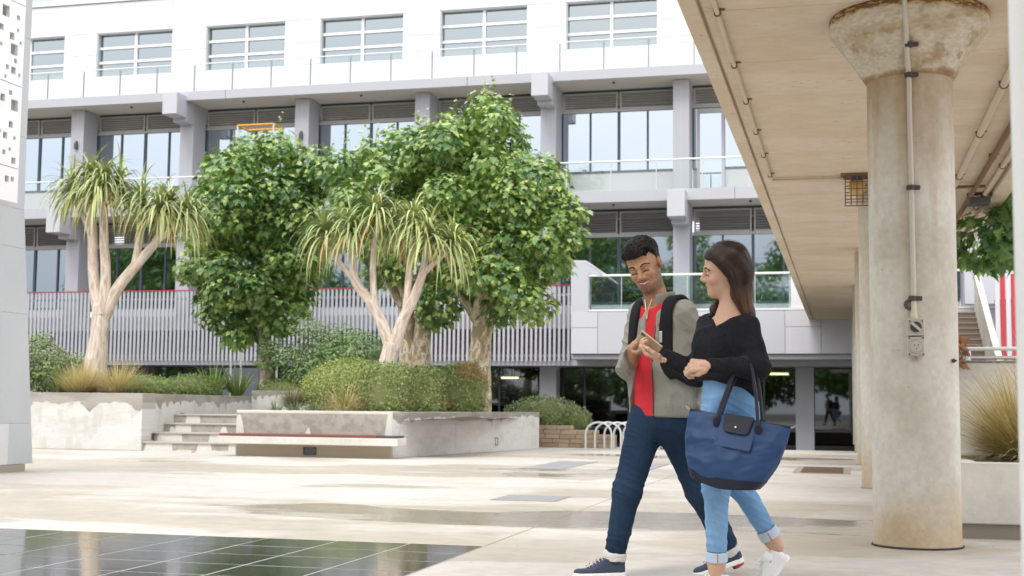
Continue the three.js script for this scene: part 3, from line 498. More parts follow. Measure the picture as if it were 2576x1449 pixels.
// ---------- garden walls, stairs, bench ----------
// wall panel with uv 0..1 along its face, so that the worn paint lies where it is
function faceUV(g, ax, a0, a1, y0, y1) { const p = g.attributes.position, uv = g.attributes.uv; for (let i = 0; i < p.count; i++) { const a = ax === 'x' ? p.getX(i) : p.getZ(i); uv.setXY(i, (a - a0) / (a1 - a0), clamp((p.getY(i) - y0) / (y1 - y0), 0.002, 0.998)); } return g; }
const lightBox = (label, x, y, z, turn, w = 0.16, h = 0.12) => { const t = thing('recessed_light', label, 'wall light', 'recessed wall lights', [x, y, z], turn); mk('frame', merge([rb(-w / 2, w / 2, h / 2 - 0.018, h / 2, 0, 0.02, 0.003), rb(-w / 2, w / 2, -h / 2, -h / 2 + 0.018, 0, 0.02, 0.003), rb(-w / 2, -w / 2 + 0.018, -h / 2 + 0.018, h / 2 - 0.018, 0, 0.02, 0.003), rb(w / 2 - 0.018, w / 2, -h / 2 + 0.018, h / 2 - 0.018, 0, 0.02, 0.003)]), M.darkSteel, t); mk('lens', bx(-w / 2 + 0.018, w / 2 - 0.018, -h / 2 + 0.018, h / 2 - 0.018, 0.002, 0.008), mat([0.10, 0.10, 0.11], 0.3), t); return t; };
{ // long wall at the left with worn paint
  const t = thing('garden_wall', 'long white garden wall with worn grey top, left of the steps', 'wall');
  mk('wall_face', faceUV(rb(-26, -12.9, 0, 1.08, -23.0, -22.5, 0.012), 'x', -26, -12.9, 0, 1.08), M.peelA, t);
  mk('wall_return', faceUV(rb(-13.3, -12.9, 0, 1.07, -27.3, -23.002, 0.012), 'z', -23, -27.3, 0, 1.07), M.peelB, t);
  mk('back_wall', faceUV(rb(-12.898, -10.2, 0.69, 1.2, -27.6, -27.2, 0.012), 'x', -12.9, -10.2, 0.4, 1.2), M.peelB, t);
  lightBox('small recessed light low on the stair side wall', -12.9, 0.26, -22.95, Math.PI / 2); lightBox('small recessed light higher up the stair side wall', -12.9, 0.64, -24.05, Math.PI / 2);
}
{
  const t = thing('garden_steps', 'four worn concrete steps rising beside the white garden wall', 'steps');
  const tr = mat([0.44, 0.40, 0.35], 0.8), rs = mat(0xffffff, 0.85, { map: rep(T.peelC, 0.32, 0.9) });
  for (let i = 0; i < 4; i++) { const z = -22.55 - i * 0.39, y = 0.172 * (i + 1); const s = part('step', t); mk('riser', bx(-12.895, -10.42, y - 0.172, y - 0.03, z - 0.5, z - 0.02), rs, s); mk('tread', rb(-12.895, -10.42, y - 0.03, y, z - 0.5, z + 0.012, 0.006), tr, s); }
  mk('landing', bx(-12.895, -10.42, 0.3, 0.688, -27.2, -24.2), tr, t);
}
{ // planter with bench
  const t = thing('planter_wall', 'low planter wall, bare grey over the bench and white round the corner', 'planter');
  mk('front_wall', faceUV(rb(-10.4, -7.5, 0, 0.79, -21.75, -21.35, 0.012), 'x', -10.4, -7.5, 0.36, 0.79), M.peelC, t);
  { const g = rb(0, 6.52, 0, 0.785, -0.4, 0, 0.012); faceUV(g, 'x', 0, 6.52, 0, 0.785); g.rotateY(Math.PI / 2 - 0.165); g.translate(-7.49, 0, -21.37); mk('side_wall', g, M.peelB, t); }
  mk('stair_side_wall', faceUV(rb(-10.4, -10.0, 0, 0.785, -27, -21.752, 0.012), 'z', -21.75, -27, 0, 0.785), M.peelB, t);
  const side = Math.PI / 2 - 0.165; lightBox('small recessed light on the white side of the planter', -6.80, 0.2, -25.6, side, 0.13, 0.16);
  const b = thing('bench', 'cantilevered concrete bench with red-brown timber top along the planter', 'bench');
  mk('seat_slab', rb(-10.52, -7.24, 0.215, 0.345, -21.348, -20.9, 0.012), M.concrete, b);
  for (let k = 0; k < 3; k++) mk('timber_board', rb(-10.5, -7.62, 0.347, 0.39, -21.34 + k * 0.145, -21.20 + k * 0.145, 0.006), M.woodRed, b);
  mk('end_cap', rb(-7.615, -7.28, 0.347, 0.385, -21.34, -20.92, 0.006), M.darkSteel, b);
  mk('base', bx(-10.3, -7.5, 0, 0.213, -21.346, -21.2), mat([0.50, 0.42, 0.33], 0.85, { bumpMap: rep(T.fine, 1), bumpScale: 0.004 }), b);
  lightBox('dark rectangular light under the bench', -8.93, 0.1, -21.2, 0, 0.24, 0.13);
}
// soil
{ const soilG = (x0, x1, z0, z1, y) => { const g = new THREE.PlaneGeometry(x1 - x0, z1 - z0, 24, 16); g.rotateX(-Math.PI / 2); g.translate((x0 + x1) / 2, y, (z0 + z1) / 2); const p = g.attributes.position; for (let i = 0; i < p.count; i++) p.setY(i, y + 0.1 * fbm3(p.getX(i) * 0.9, 1.7, p.getZ(i) * 0.9, 3)); g.computeVertexNormals(); return uvm(g); };
  structure(mk('planting_bed', soilG(-30, -13.2, -36, -22.9, 0.95), M.soil), 'dark soil of the raised bed behind the garden wall');
  structure(mk('planting_bed', soilG(-10.1, -6.6, -30, -21.7, 0.66), M.soil), 'dark soil of the planter above the bench');
  structure(mk('planting_bed', soilG(-13.2, -10.1, -36, -27.5, 0.95), M.soil), 'dark soil beyond the garden steps'); }
{ // tan stone blocks stepping down beside the bike racks
  const t = thing('stone_block_wall', 'low stepped wall of tan stone blocks beside the bike racks', 'wall');
  const r = rng(9), ms = [[0.50, 0.37, 0.26], [0.55, 0.42, 0.31], [0.46, 0.33, 0.23]].map(c => mat(c, 0.9, { bumpMap: rep(T.fine, 1.5), bumpScale: 0.006 }));
  for (let row = 0; row < 5; row++) { const y = row * 0.098, end = row > 3 ? -5.95 : row > 2 ? -5.4 : -5.0; let x = -6.9 + (row % 2) * -0.12; while (x < end - 0.05) { const w = Math.min(0.22 + r() * 0.22, end - x); mk('stone_block', rb(x + 0.004, x + w - 0.004, y + 0.002, y + 0.095, -29.4 - r() * 0.015, -28.95 + (r() - 0.5) * 0.02, 0.008), ms[Math.floor(r() * 3)], t); x += w; } }
}
// bike racks
for (let i = 0; i < 6; i++) {
  const t = thing('bike_rack_hoop', ['first white tubular bike hoop beside the tan stone wall', 'second white bike hoop from the stone wall', 'third white bike hoop from the stone wall', 'fourth white bike hoop, partly behind the man', 'fifth white bike hoop, behind the man', 'sixth white bike hoop, behind the man'][i], 'bike rack', 'bike hoops by the shopfront', [-5.3 + i * 0.2, 0, -28.75 - i * 0.06]);
  const pts = [[-0.29, 0, 0], [-0.29, 0.2, 0]]; for (let k = 0; k <= 12; k++) { const a = Math.PI - k / 12 * Math.PI; pts.push([0.29 * Math.cos(a), 0.31 + 0.26 * Math.sin(a), 0]); } pts.push([0.29, 0.2, 0], [0.29, 0, 0]);
  mk('hoop', tube(pts, 0.022, 60, 10), M.whiteRail, t); mk('foot_plate', cyl([-0.29, 0, 0], [-0.29, 0.008, 0], 0.06, 0.06, 14), M.steel, t); mk('foot_plate', cyl([0.29, 0, 0], [0.29, 0.008, 0], 0.06, 0.06, 14), M.steel, t);
}
{ // grey bin behind the walkers
  const t = thing('litter_bin', 'pale grey bin standing behind the man\'s legs', 'bin', null, [-3.75, 0, -28.9]);
  const pts = [[0, 0.02], [0.21, 0.02], [0.23, 0.06], [0.26, 0.62], [0.265, 0.66], [0.24, 0.665], [0.22, 0.64], [0, 0.6]].map(p => new THREE.Vector2(...p)); mk('body', new THREE.LatheGeometry(pts, 28), mat([0.42, 0.46, 0.48], 0.5), t); mk('base_ring', cyl([0, 0, 0], [0, 0.03, 0], 0.2, 0.2, 24), M.darkSteel, t);
}
// ---------- perforated pylon at the left ----------
{
  const t = thing('perforated_pylon', 'tall white pylon with perforated square-hole screen beside the plaza', 'pylon');
  const X = -10.26; // face turned to the plaza centre; z = far edge, waisted
  const edge = y => y < 3.5 ? lerp(-15.2, -14.76, y / 3.5) : -14.76;
  // cladding panels follow the waisted outline
  const ys = [0.1, 0.62, 2.02, 2.86, 3.36, 4.3, 5.6, 7.6], lefts = [-14.66, -13.4, -12.1, -10.6];
  mk('core', (() => { const s = new THREE.Shape(); s.moveTo(-edge(0.1) - 0.02, 0.1); s.lineTo(-edge(3.42) - 0.02, 3.42); s.lineTo(-edge(7.6) - 0.02, 7.6); s.lineTo(10, 7.6); s.lineTo(10, 0.1); s.closePath(); const g = new THREE.ExtrudeGeometry(s, { depth: 0.5, bevelEnabled: false }); g.rotateY(Math.PI / 2); g.translate(X - 0.55, 0, 0); return uvm(g); })(), M.wallPale, t);
  const pm = mat([0.66, 0.67, 0.67], 0.55, { map: rep(T.panel, 0.3) }), pm2 = mat([0.60, 0.60, 0.59], 0.55);
  for (let i = 0; i < ys.length - 1; i++) for (let j = -1; j < lefts.length - 1; j++) {
    const y0 = ys[i] + 0.004, y1 = ys[i + 1] - 0.004, b = -(lefts[j + 1]) + 0.004; if (j < 0 && i > 0) { continue; }
    const za0 = j < 0 || (i > 0 && j === 0) ? -edge(y0) : -lefts[j] - 0.004, za1 = j < 0 || (i > 0 && j === 0) ? -edge(y1) : -lefts[j] - 0.004;
    const s = new THREE.Shape(); s.moveTo(za0, y0); s.lineTo(b, y0); s.lineTo(b, y1); s.lineTo(za1, y1); s.closePath();
    const g = new THREE.ExtrudeGeometry(s, { depth: 0.04, bevelEnabled: true, bevelSize: 0.003, bevelThickness: 0.003, bevelSegments: 1 }); g.rotateY(Math.PI / 2); g.translate(X - 0.046, 0, 0); mk('cladding_panel', uvm(g), i === 0 && j >= 0 ? pm2 : pm, t);
  }
  mk('plinth', bx(X - 0.6, X - 0.004, 0, 0.097, -15.03, -10.2), M.concreteDark, t);
  // screen panels with square holes, standing off the face
  const r = rng(55), xs = -9.9; let yb = 3.33;
  for (const h of [0.43, 1.03, 1.03, 1.1]) { for (let c = 0; c < 3; c++) {
    const z0 = 14.11 - c * 1.3, z1 = z0 - 1.3, y0 = yb + 0.005, y1 = yb + h - 0.005;
    const s = new THREE.Shape(); s.moveTo(z0 - 0.006, y0); s.lineTo(z1 + 0.006, y0); s.lineTo(z1 + 0.006, y1); s.lineTo(z0 - 0.006, y1); s.closePath();
    const holes = []; for (let k = 0; k < 600 && holes.length < h * 30; k++) { const q = [0.045, 0.06, 0.08, 0.09, 0.14, 0.2][Math.floor(r() * 6)], a = z1 + 0.05 + r() * (1.2 - q), b = y0 + 0.03 + r() * (y1 - y0 - 0.06 - q); if (holes.some(o => a < o[0] + o[2] + 0.03 && a + q + 0.03 > o[0] && b < o[1] + o[2] + 0.03 && b + q + 0.03 > o[1])) continue; holes.push([a, b, q]); }
    for (const [a, b, q] of holes) { const p = new THREE.Path(); p.moveTo(a, b); p.lineTo(a, b + q); p.lineTo(a + q, b + q); p.lineTo(a + q, b); p.closePath(); s.holes.push(p); }
    const g = new THREE.ExtrudeGeometry(s, { depth: 0.045, bevelEnabled: false }); g.rotateY(Math.PI / 2); g.translate(xs - 0.045, 0, 0); mk('screen_panel', uvm(g), M.whitePaint, t);
  } yb += h; }
  mk('screen_floor', bx(X + 0.002, xs - 0.05, 3.33, 3.37, -14.1, -10.2), M.whitePaint, t); mk('screen_end', bx(X + 0.002, xs - 0.05, 3.372, 7, -14.1, -14.06), M.whitePaint, t);
  mk('backing_sheet', (() => { const g = new THREE.BoxGeometry(0.01, 3.5, 3.8); g.translate(X + 0.03, 5.15, -12.1); return uvm(g); })(), mat([0.24, 0.23, 0.17], 0.7), t);
}
// ---------- white post close to the camera at the right ----------
{ const t = thing('white_post', 'out-of-focus white post at the right edge, close to the camera', 'post', null, [0.345, 0, -2.32]); mk('shaft', cyl([0, 0.012, 0], [0, 3.4, 0], 0.07, 0.07, 32), M.whitePaint, t); mk('base_plate', rb(-0.11, 0.11, 0, 0.012, -0.11, 0.11, 0.004), M.steel, t); mk('top_cap', cyl([0, 3.4, 0], [0, 3.42, 0], 0.075, 0.075, 32), M.whitePaint, t); }
// ---------- right-hand side ----------
{
  const t = thing('concrete_planter', 'low concrete planter with ornamental grass behind the front column', 'planter');
  mk('front_wall', rb(0.62, 4.2, 0.105, 0.53, -10.1, -9.85, 0.01, 1), M.concrete, t); mk('plinth', bx(0.65, 4.2, 0, 0.104, -10.08, -9.9), M.concreteDark, t);
  { const g = rb(0, 4.0, 0, 0.525, -0.28, 0, 0.01); g.rotateY(Math.PI / 2 + 0.03); g.translate(0.93, 0, -10.102); mk('side_wall', g, M.concrete, t); }
  mk('soil', bx(0.95, 4.2, 0.2, 0.45, -14.1, -10.102), M.soil, t);
  const w = thing('retaining_wall', 'concrete retaining wall below the white handrail on the right', 'wall'); mk('wall_face', rb(0.95, 5.5, 0, 1.42, -15.4, -15.0, 0.012), M.concrete, w); mk('coping', rb(0.93, 5.5, 1.422, 1.44, -15.42, -14.98, 0.006), M.concreteDark, w);
  const h = thing('handrail', 'white tubular handrail above the retaining wall on the right', 'handrail'); mk('top_rail', cyl([1.05, 1.575, -15.2], [5.4, 1.575, -15.2], 0.022, 0.022, 10), M.whiteRail, h); mk('lower_rail', cyl([1.25, 1.475, -15.2], [5.4, 1.475, -15.2], 0.022, 0.022, 10), M.steel, h);
  for (const x of [1.3, 2.6, 3.9, 5.2]) mk('post', cyl([x, 1.44, -15.2], [x, 1.553, -15.2], 0.035, 0.03, 10), M.whiteRail, h);
  const s = thing('stairway', 'brown concrete stairway climbing to the first floor on the right', 'steps'); const tm = mat([0.17, 0.14, 0.11], 0.85), nm = mat([0.33, 0.28, 0.23], 0.85);
  for (let i = 0; i < 22; i++) { const y = 0.164 * (i + 1), z = -31.2 - i * 0.32, st = part('step', s); mk('riser', bx(1.6, 3.45, y - 0.164, y - 0.03, z - 0.45, z), tm, st); mk('nosing', bx(1.6, 3.45, y - 0.03, y, z - 0.45, z + 0.02), nm, st); }
  { const sh = new THREE.Shape(); sh.moveTo(31.0, 0); sh.lineTo(31.0, 1.15); sh.lineTo(38.2, 4.75); sh.lineTo(38.2, 0); sh.closePath(); const g = new THREE.ExtrudeGeometry(sh, { depth: 0.14, bevelEnabled: false }); g.rotateY(Math.PI / 2); g.translate(3.46, 0, 0); mk('stringer_wall', uvm(g), M.concrete, s);
    mk('handrail', cyl([3.43, 1.35, -31], [3.43, 4.95, -38.2], 0.03, 0.03, 10), M.whiteRail, s); for (let k = 0; k < 6; k++) mk('baluster', cyl([3.43, 1.2 + k * 0.66, -31.4 - k * 1.32], [3.43, 1.55 + k * 0.66, -31.4 - k * 1.32], 0.018, 0.018, 8), M.steel, s); }
  const f = thing('red_slat_fence', 'red and silver vertical slat fence beside the stairway', 'slat fence');
  for (let i = 0; i < 26; i++) { const m = mk('slat', rb(-0.055, 0.055, 0.6, 4.3, -0.03, 0.03, 0.006), i % 2 ? M.red : mat([0.62, 0.62, 0.65], 0.45), f); m.position.set(3.68 + i * 0.125, 0, -34.6 + i * 0.02); }
  mk('rail', bx(3.62, 6.9, 3.6, 3.68, -34.8, -34.66), M.steel, f); mk('rail', bx(3.62, 6.9, 1.2, 1.28, -34.8, -34.66), M.steel, f);
  const pb = thing('rendered_block', 'pale grey rendered wall at the head of the stairway', 'wall'); mk('wall_face', rb(3.3, 4.9, 3.92, 5.6, -39.6, -39.2, 0.01), M.greyPanel, pb); mk('sign', rb(3.95, 4.25, 4.9, 5.3, -39.198, -39.17, 0.01), M.concreteDark, pb);
}
// ---------- vegetation ----------
// merged leaves: every leaf is a small folded shape with its own colour
class Leaves {
  constructor() { this.p = []; this.c = []; this.n = []; }
  // outline: fan of [x along width, y along length]; placed at pos, length dir d, face normal f
  add(outline, pos, d, f, s, col, curl = 0.25) {
    const rx = V3().crossVectors(d, f).normalize(), ff = V3().crossVectors(rx, d).normalize(), pt = ([a, b]) => { const q = -curl * (b * b * 0.5) + Math.abs(a) * curl * 0.6; return [pos.x + s * (rx.x * a + d.x * b + ff.x * q), pos.y + s * (rx.y * a + d.y * b + ff.y * q), pos.z + s * (rx.z * a + d.z * b + ff.z * q)]; };
    const o = pt([0, 0.35]);
    for (let i = 0; i < outline.length; i++) { const a = pt(outline[i]), b = pt(outline[(i + 1) % outline.length]); this.p.push(...o, ...a, ...b); for (let k = 0; k < 3; k++) { this.c.push(...col); } }
  }
  blade(pos, dir, len, w, bend, col, colTip, segs = 4, side = null, twist = 0) { // strap leaf that arches over
    let d = dir.clone().normalize(), p = pos.clone(); const s0 = side || V3().crossVectors(d, V3(0, 1, 0)); if (s0.lengthSq() < 1e-4) s0.set(1, 0, 0); s0.normalize();
    let L = p.clone().addScaledVector(s0, -w / 2), R = p.clone().addScaledVector(s0, w / 2), c0 = col;
    for (let i = 1; i <= segs; i++) {
      d.y -= bend / segs * (0.45 + 1.1 * i / segs); d.normalize(); p = p.clone().addScaledVector(d, len / segs); const t = i / segs, ww = w * (1 - Math.pow(t, 1.6)) * 0.5 + 0.0006, c1 = [lerp(col[0], colTip[0], t), lerp(col[1], colTip[1], t), lerp(col[2], colTip[2], t)];
      const mid = p.clone().addScaledVector(d, 0), up = V3().crossVectors(s0, d).normalize();
      const L2 = mid.clone().addScaledVector(s0, -ww).addScaledVector(up, ww * 0.35), R2 = mid.clone().addScaledVector(s0, ww).addScaledVector(up, ww * 0.35);
      this.p.push(L.x, L.y, L.z, R.x, R.y, R.z, R2.x, R2.y, R2.z, L.x, L.y, L.z, R2.x, R2.y, R2.z, L2.x, L2.y, L2.z);
      this.c.push(...c0, ...c0, ...c1, ...c0, ...c1, ...c1); L = L2; R = R2; c0 = c1;
    }
  }
  geo() { const g = new THREE.BufferGeometry(); g.setAttribute('position', new THREE.Float32BufferAttribute(this.p, 3)); g.setAttribute('color', new THREE.Float32BufferAttribute(this.c, 3)); g.computeVertexNormals(); return g; }
}
const PLANE = [[0, 0], [0.16, 0.10], [0.50, 0.14], [0.34, 0.34], [0.55, 0.62], [0.27, 0.58], [0.20, 0.78], [0, 1.08], [-0.20, 0.78], [-0.27, 0.58], [-0.55, 0.62], [-0.34, 0.34], [-0.50, 0.14], [-0.16, 0.10]];
const OVAL = [[0, 0], [0.22, 0.3], [0.2, 0.62], [0, 1], [-0.2, 0.62], [-0.22, 0.3]];
const DIA = [[0, 0], [0.24, 0.5], [0, 1], [-0.24, 0.5]];
const rv = r => { let x, y, z, l; do { x = r() * 2 - 1; y = r() * 2 - 1; z = r() * 2 - 1; l = x * x + y * y + z * z; } while (l > 1 || l < 1e-3); l = Math.sqrt(l); return V3(x / l, y / l, z / l); };
const jit = (c, r, a = 0.25) => { const k = 1 + (r() - 0.5) * 2 * a, h = (r() - 0.5) * a * 0.5; return [c[0] * k * (1 + h), c[1] * k, c[2] * k * (1 - h)]; };
// leaves over a set of ellipsoid clumps; drop those deep inside another clump
function clumpLeaves(L, clumps, r, o) {
  const inside = (p, self) => { for (let k = 0; k < clumps.length; k++) if (k !== self) { const c = clumps[k], dx = (p.x - c.x) / c.rx, dy = (p.y - c.y) / c.ry, dz = (p.z - c.z) / c.rz; if (dx * dx + dy * dy + dz * dz < 0.5) return true; } return false; };
  for (let k = 0; k < clumps.length; k++) {
    const c = clumps[k], n = Math.round(o.density * (c.rx * c.ry + c.ry * c.rz + c.rx * c.rz) / 3 * 12.5), tint = c.tint || o.colors[Math.floor(r() * o.colors.length)];
    for (let i = 0; i < n; i++) {
      const d = rv(r), q = Math.pow(r(), o.inner || 0.35); const p = V3(c.x + d.x * c.rx * q, c.y + d.y * c.ry * q, c.z + d.z * c.rz * q); if (inside(p, k)) continue;
      if (o.keep && !o.keep(p)) continue;
      const out = V3(d.x / c.rx, d.y / c.ry, d.z / c.rz).normalize(), face = out.clone().multiplyScalar(o.out ?? 0.8).addScaledVector(V3(0, 1, 0), o.up ?? 0.5).addScaledVector(rv(r), o.rand ?? 0.6).normalize();
      const dir = V3(out.x, -(o.droop ?? 0.5), out.z).addScaledVector(rv(r), 0.7); dir.addScaledVector(face, -dir.dot(face)).normalize();
      const young = r() < (o.young || 0) * (q > 0.85 ? 1.6 : 0.4); L.add(o.shape, p, dir, face, o.size * (0.65 + 0.7 * r()) * (young ? 0.7 : 1), jit(young ? o.youngColor : r() < 0.7 ? tint : o.colors[Math.floor(r() * o.colors.length)], r, 0.22), o.curl ?? 0.3);
    }
  }
}
const GREENS = [[0.17, 0.31, 0.085], [0.24, 0.39, 0.10], [0.13, 0.26, 0.085], [0.32, 0.46, 0.14]], LIME = [0.46, 0.57, 0.16];
function planeTree(label, seed, stems, spec, o = {}) { // stems: limbs; spec: list of big lobes [x,y,z,rx,ry,rz]
  const r = rng(seed), t = thing('plane_tree', label, 'tree', 'plane trees behind the planter');
  const trunk = mk('trunk', limb(stems[0].p, stems[0].r, 18, 26, 0.34, seed), M.bark, t);
  for (const s of stems.slice(1)) mk(s.name || 'limb', limb(s.p, s.r, 10, 14, 0.2, seed), M.bark, t);
  const cl = [];
  for (const [x, y, z, rx, ry, rz, n] of spec) for (let i = 0; i < n; i++) {
    const d = rv(r), q = 0.62 + 0.33 * r(), s = o.clump * (0.7 + 0.6 * r());
    cl.push({ x: x + d.x * rx * q, y: y + d.y * ry * q, z: z + d.z * rz * q, rx: s * 1.05, ry: s * 0.85, rz: s * 1.05 });
  }
  const L = new Leaves(); clumpLeaves(L, cl, r, { density: o.density || 46, size: o.leaf || 0.2, shape: PLANE, colors: GREENS, young: o.young ?? 0.2, youngColor: LIME, droop: 0.7, up: 0.85, out: 0.7, rand: 0.6 });
  // leafy shoots growing out of the clumps, each on its own twig
  const tops = cl.filter(c => c.y > spec[0][1] - 0.3); for (let k = 0; k < (o.shoots || 0) * 3; k++) { const c = tops[Math.floor(r() * tops.length)], a = r() * 6.28, e = 0.35 + r() * 1.1, d = V3(Math.cos(a) * Math.cos(e), Math.sin(e), Math.sin(a) * Math.cos(e)), p = V3(c.x + d.x * c.rx * 0.75, c.y + d.y * c.ry * 0.75, c.z + d.z * c.rz * 0.75), len = 0.25 + 0.3 * r(), up = V3(d.x * 0.5, 1, d.z * 0.5).normalize(); L.blade(p, up, len, 0.012, 0.1, [0.16, 0.13, 0.07], [0.2, 0.2, 0.08], 2);
    for (let i = 0; i < 9; i++) { const q = p.clone().addScaledVector(up, len * i / 8).addScaledVector(rv(r), 0.035), f = V3(0, 1, 0).addScaledVector(rv(r), 0.8).normalize(), dd = rv(r); dd.addScaledVector(f, -dd.dot(f)).normalize(); L.add(PLANE, q, dd, f, (o.leaf || 0.2) * (0.85 - i * 0.06), jit(i > 4 ? LIME : GREENS[3], r, 0.2), 0.3); } }
  mk('crown', L.geo(), M.leaf, t); return t;
}
// plane trees
planeTree('leafy plane tree with a narrow dark trunk, left of the forked aloe', 11,
  [{ p: [[-13.05, 0.7, -28.4], [-13.08, 1.6, -28.4], [-13.18, 2.6, -28.4], [-13.3, 4.2, -28.4]], r: [0.24, 0.17, 0.15, 0.08] }, { p: [[-13.2, 2.7, -28.4], [-13.9, 3.9, -28.2]], r: [0.1, 0.05] }, { p: [[-13.2, 2.7, -28.4], [-12.4, 3.9, -28.7]], r: [0.1, 0.05] }],
  [[-13.65, 5.85, -28.4, 2.05, 1.4, 1.7, 32], [-13.55, 4.5, -28.4, 1.95, 1.5, 1.7, 34], [-13.45, 3.3, -28.3, 1.25, 0.9, 1.2, 18], [-12.2, 5.6, -28.4, 1.0, 1.1, 1.0, 8]],
  { clump: 0.5, shoots: 14, density: 82, leaf: 0.155, young: 0.4 });
planeTree('large plane tree with twin pale mottled trunks behind the middle aloe', 12,
  [{ p: [[-8.98, 0.55, -26.5], [-8.95, 1.7, -26.5], [-9.0, 2.6, -26.5], [-9.2, 4.2, -26.4]], r: [0.26, 0.19, 0.16, 0.08] }, { name: 'second_trunk', p: [[-8.62, 0.55, -26.45], [-8.66, 1.7, -26.4], [-8.62, 2.7, -26.4], [-8.5, 4.3, -26.4]], r: [0.28, 0.21, 0.17, 0.09] }, { p: [[-9.1, 3, -26.4], [-9.9, 4.4, -26.2]], r: [0.1, 0.05] }],
  [[-9.3, 5.5, -26.5, 1.5, 1.5, 1.5, 26], [-9.6, 4.1, -26.6, 1.0, 1.1, 1.2, 12], [-8.4, 5.9, -26.6, 1.2, 1.35, 1.2, 18], [-8.2, 3.6, -26.6, 1.0, 1.1, 1.0, 10]],
  { clump: 0.46, shoots: 16, density: 84, leaf: 0.15, young: 0.46 });
planeTree('dense plane tree with short thick trunk beside the slat screen', 13,
  [{ p: [[-7.16, 0.55, -25.5], [-7.15, 1.5, -25.5], [-7.12, 2.2, -25.5], [-7.05, 2.75, -25.5], [-6.9, 3.7, -25.5]], r: [0.33, 0.25, 0.20, 0.24, 0.1] }, { p: [[-7.1, 2.5, -25.5], [-6.3, 3.3, -25.3]], r: [0.14, 0.06] }, { p: [[-7.1, 2.5, -25.5], [-7.7, 3.3, -25.7]], r: [0.13, 0.06] }],
  [[-6.9, 5.55, -25.5, 1.42, 1.35, 1.45, 34], [-7.6, 6.2, -26, 1.2, 1.1, 1.2, 18], [-6.0, 5.0, -25.4, 0.6, 0.9, 0.9, 12], [-6.2, 4.5, -25.4, 1.1, 1.3, 1.2, 18], [-6.5, 3.3, -25.4, 1.05, 0.8, 1.0, 12], [-7.6, 4.6, -25.5, 0.9, 1.1, 1.0, 10], [-5.85, 3.9, -25.4, 0.4, 0.8, 0.7, 6]],
  { clump: 0.44, shoots: 16, density: 86, leaf: 0.15, young: 0.52 });
// leafy tree at the right, under the walkway edge
{ const r = rng(21), t = thing('broadleaf_tree', 'dark leafy tree hanging over the red and silver fence', 'tree');
  mk('trunk', limb([[3.7, 0, -18.2], [3.65, 1.4, -18.2], [3.5, 2.6, -18.1], [3.2, 3.6, -18.0]], [0.2, 0.15, 0.13, 0.08], 12, 14, 0.2, 4), M.bark, t);
  mk('limb', limb([[3.5, 2.6, -18.1], [2.7, 3.2, -18.0], [1.9, 3.3, -17.9]], [0.08, 0.05, 0.02], 8, 10, 0.1, 3), M.bark, t);
  const cl = []; for (const [x, y, z, rx, ry, rz, n] of [[2.65, 3.55, -18, 0.85, 0.8, 0.9, 20], [3.8, 4.2, -18, 1.4, 1.3, 1.3, 24], [1.95, 3.05, -18, 0.38, 0.35, 0.5, 8]]) for (let i = 0; i < n; i++) { const d = rv(r), q = 0.5 + 0.5 * r(), s = 0.34 * (0.7 + 0.6 * r()); cl.push({ x: x + d.x * rx * q, y: y + d.y * ry * q, z: z + d.z * rz * q, rx: s, ry: s * 0.8, rz: s }); }
  const L = new Leaves(); clumpLeaves(L, cl, r, { density: 60, size: 0.17, shape: PLANE, colors: GREENS, young: 0.12, youngColor: LIME, droop: 0.8 }); mk('crown', L.geo(), M.leaf, t); }

// tree aloes: forked pale trunks, rosettes of recurved strap leaves
const ALOE = [[0.38, 0.44, 0.17], [0.32, 0.39, 0.14], [0.45, 0.50, 0.23], [0.25, 0.33, 0.11]], DRY = [0.48, 0.26, 0.10];
function rosette(parent, c, axis, n, len, r, w = 0.05) {
  n = Math.round(n * 1.8);
  const L = new Leaves(), ax = axis.clone().normalize(), q = new THREE.Quaternion().setFromUnitVectors(V3(0, 1, 0), ax);
  for (let i = 0; i < n; i++) {
    const t = i / n, az = i * 2.39996 + r() * 0.5, el = lerp(1.3, 0.05, Math.pow(t, 0.7)) + (r() - 0.5) * 0.3; const d = V3(Math.cos(az) * Math.cos(el), Math.sin(el), Math.sin(az) * Math.cos(el)).applyQuaternion(q);
    const col = jit(ALOE[Math.floor(r() * 4)], r, 0.18), dry = t > 0.86 && r() < 0.35; L.blade(c.clone().addScaledVector(ax, lerp(0.08, -0.16, t)), d, len * (0.65 + 0.55 * r()) * lerp(0.7, 1.1, t), w * (0.75 + 0.5 * r()), lerp(1.7, 2.9, t) * (0.75 + 0.5 * r()), dry ? DRY : col, dry ? [0.5, 0.32, 0.15] : [col[0] * 1.15, col[1] * 1.05, col[2]], 8);
  }
  return mk('rosette', L.geo(), M.aloeLeaf, parent);
}
function aloe(label, seed, z, limbs, heads, len) { const r = rng(seed), t = thing('tree_aloe', label, 'tree', 'tree aloes in the raised beds'); limbs.forEach((l, i) => mk(i ? 'branch' : 'trunk', limb(l.p.map(([x, y, dz = 0]) => at(x, y, z + dz).toArray()), l.r, 16, 30, 0.17, seed + i), M.aloeBark, t));
  for (const [x, y, dz, lx, n] of heads) { const c = at(x, y, z + dz); rosette(t, c, V3(lx, 1, 0.12 + dz * 0.4), n, len, r);
    const L = new Leaves(); for (let k = 0; k < 8; k++) { const a = r() * 6.28; L.blade(V3(c.x + Math.cos(a) * 0.05, c.y - 0.2, c.z + Math.sin(a) * 0.05), V3(Math.cos(a) * 0.7, -0.2, Math.sin(a) * 0.7), 0.3 + r() * 0.35, 0.022, 2.2, DRY, [0.55, 0.38, 0.2], 5); } mk('dry_leaves', L.geo(), M.aloeLeaf, t); } return t; }
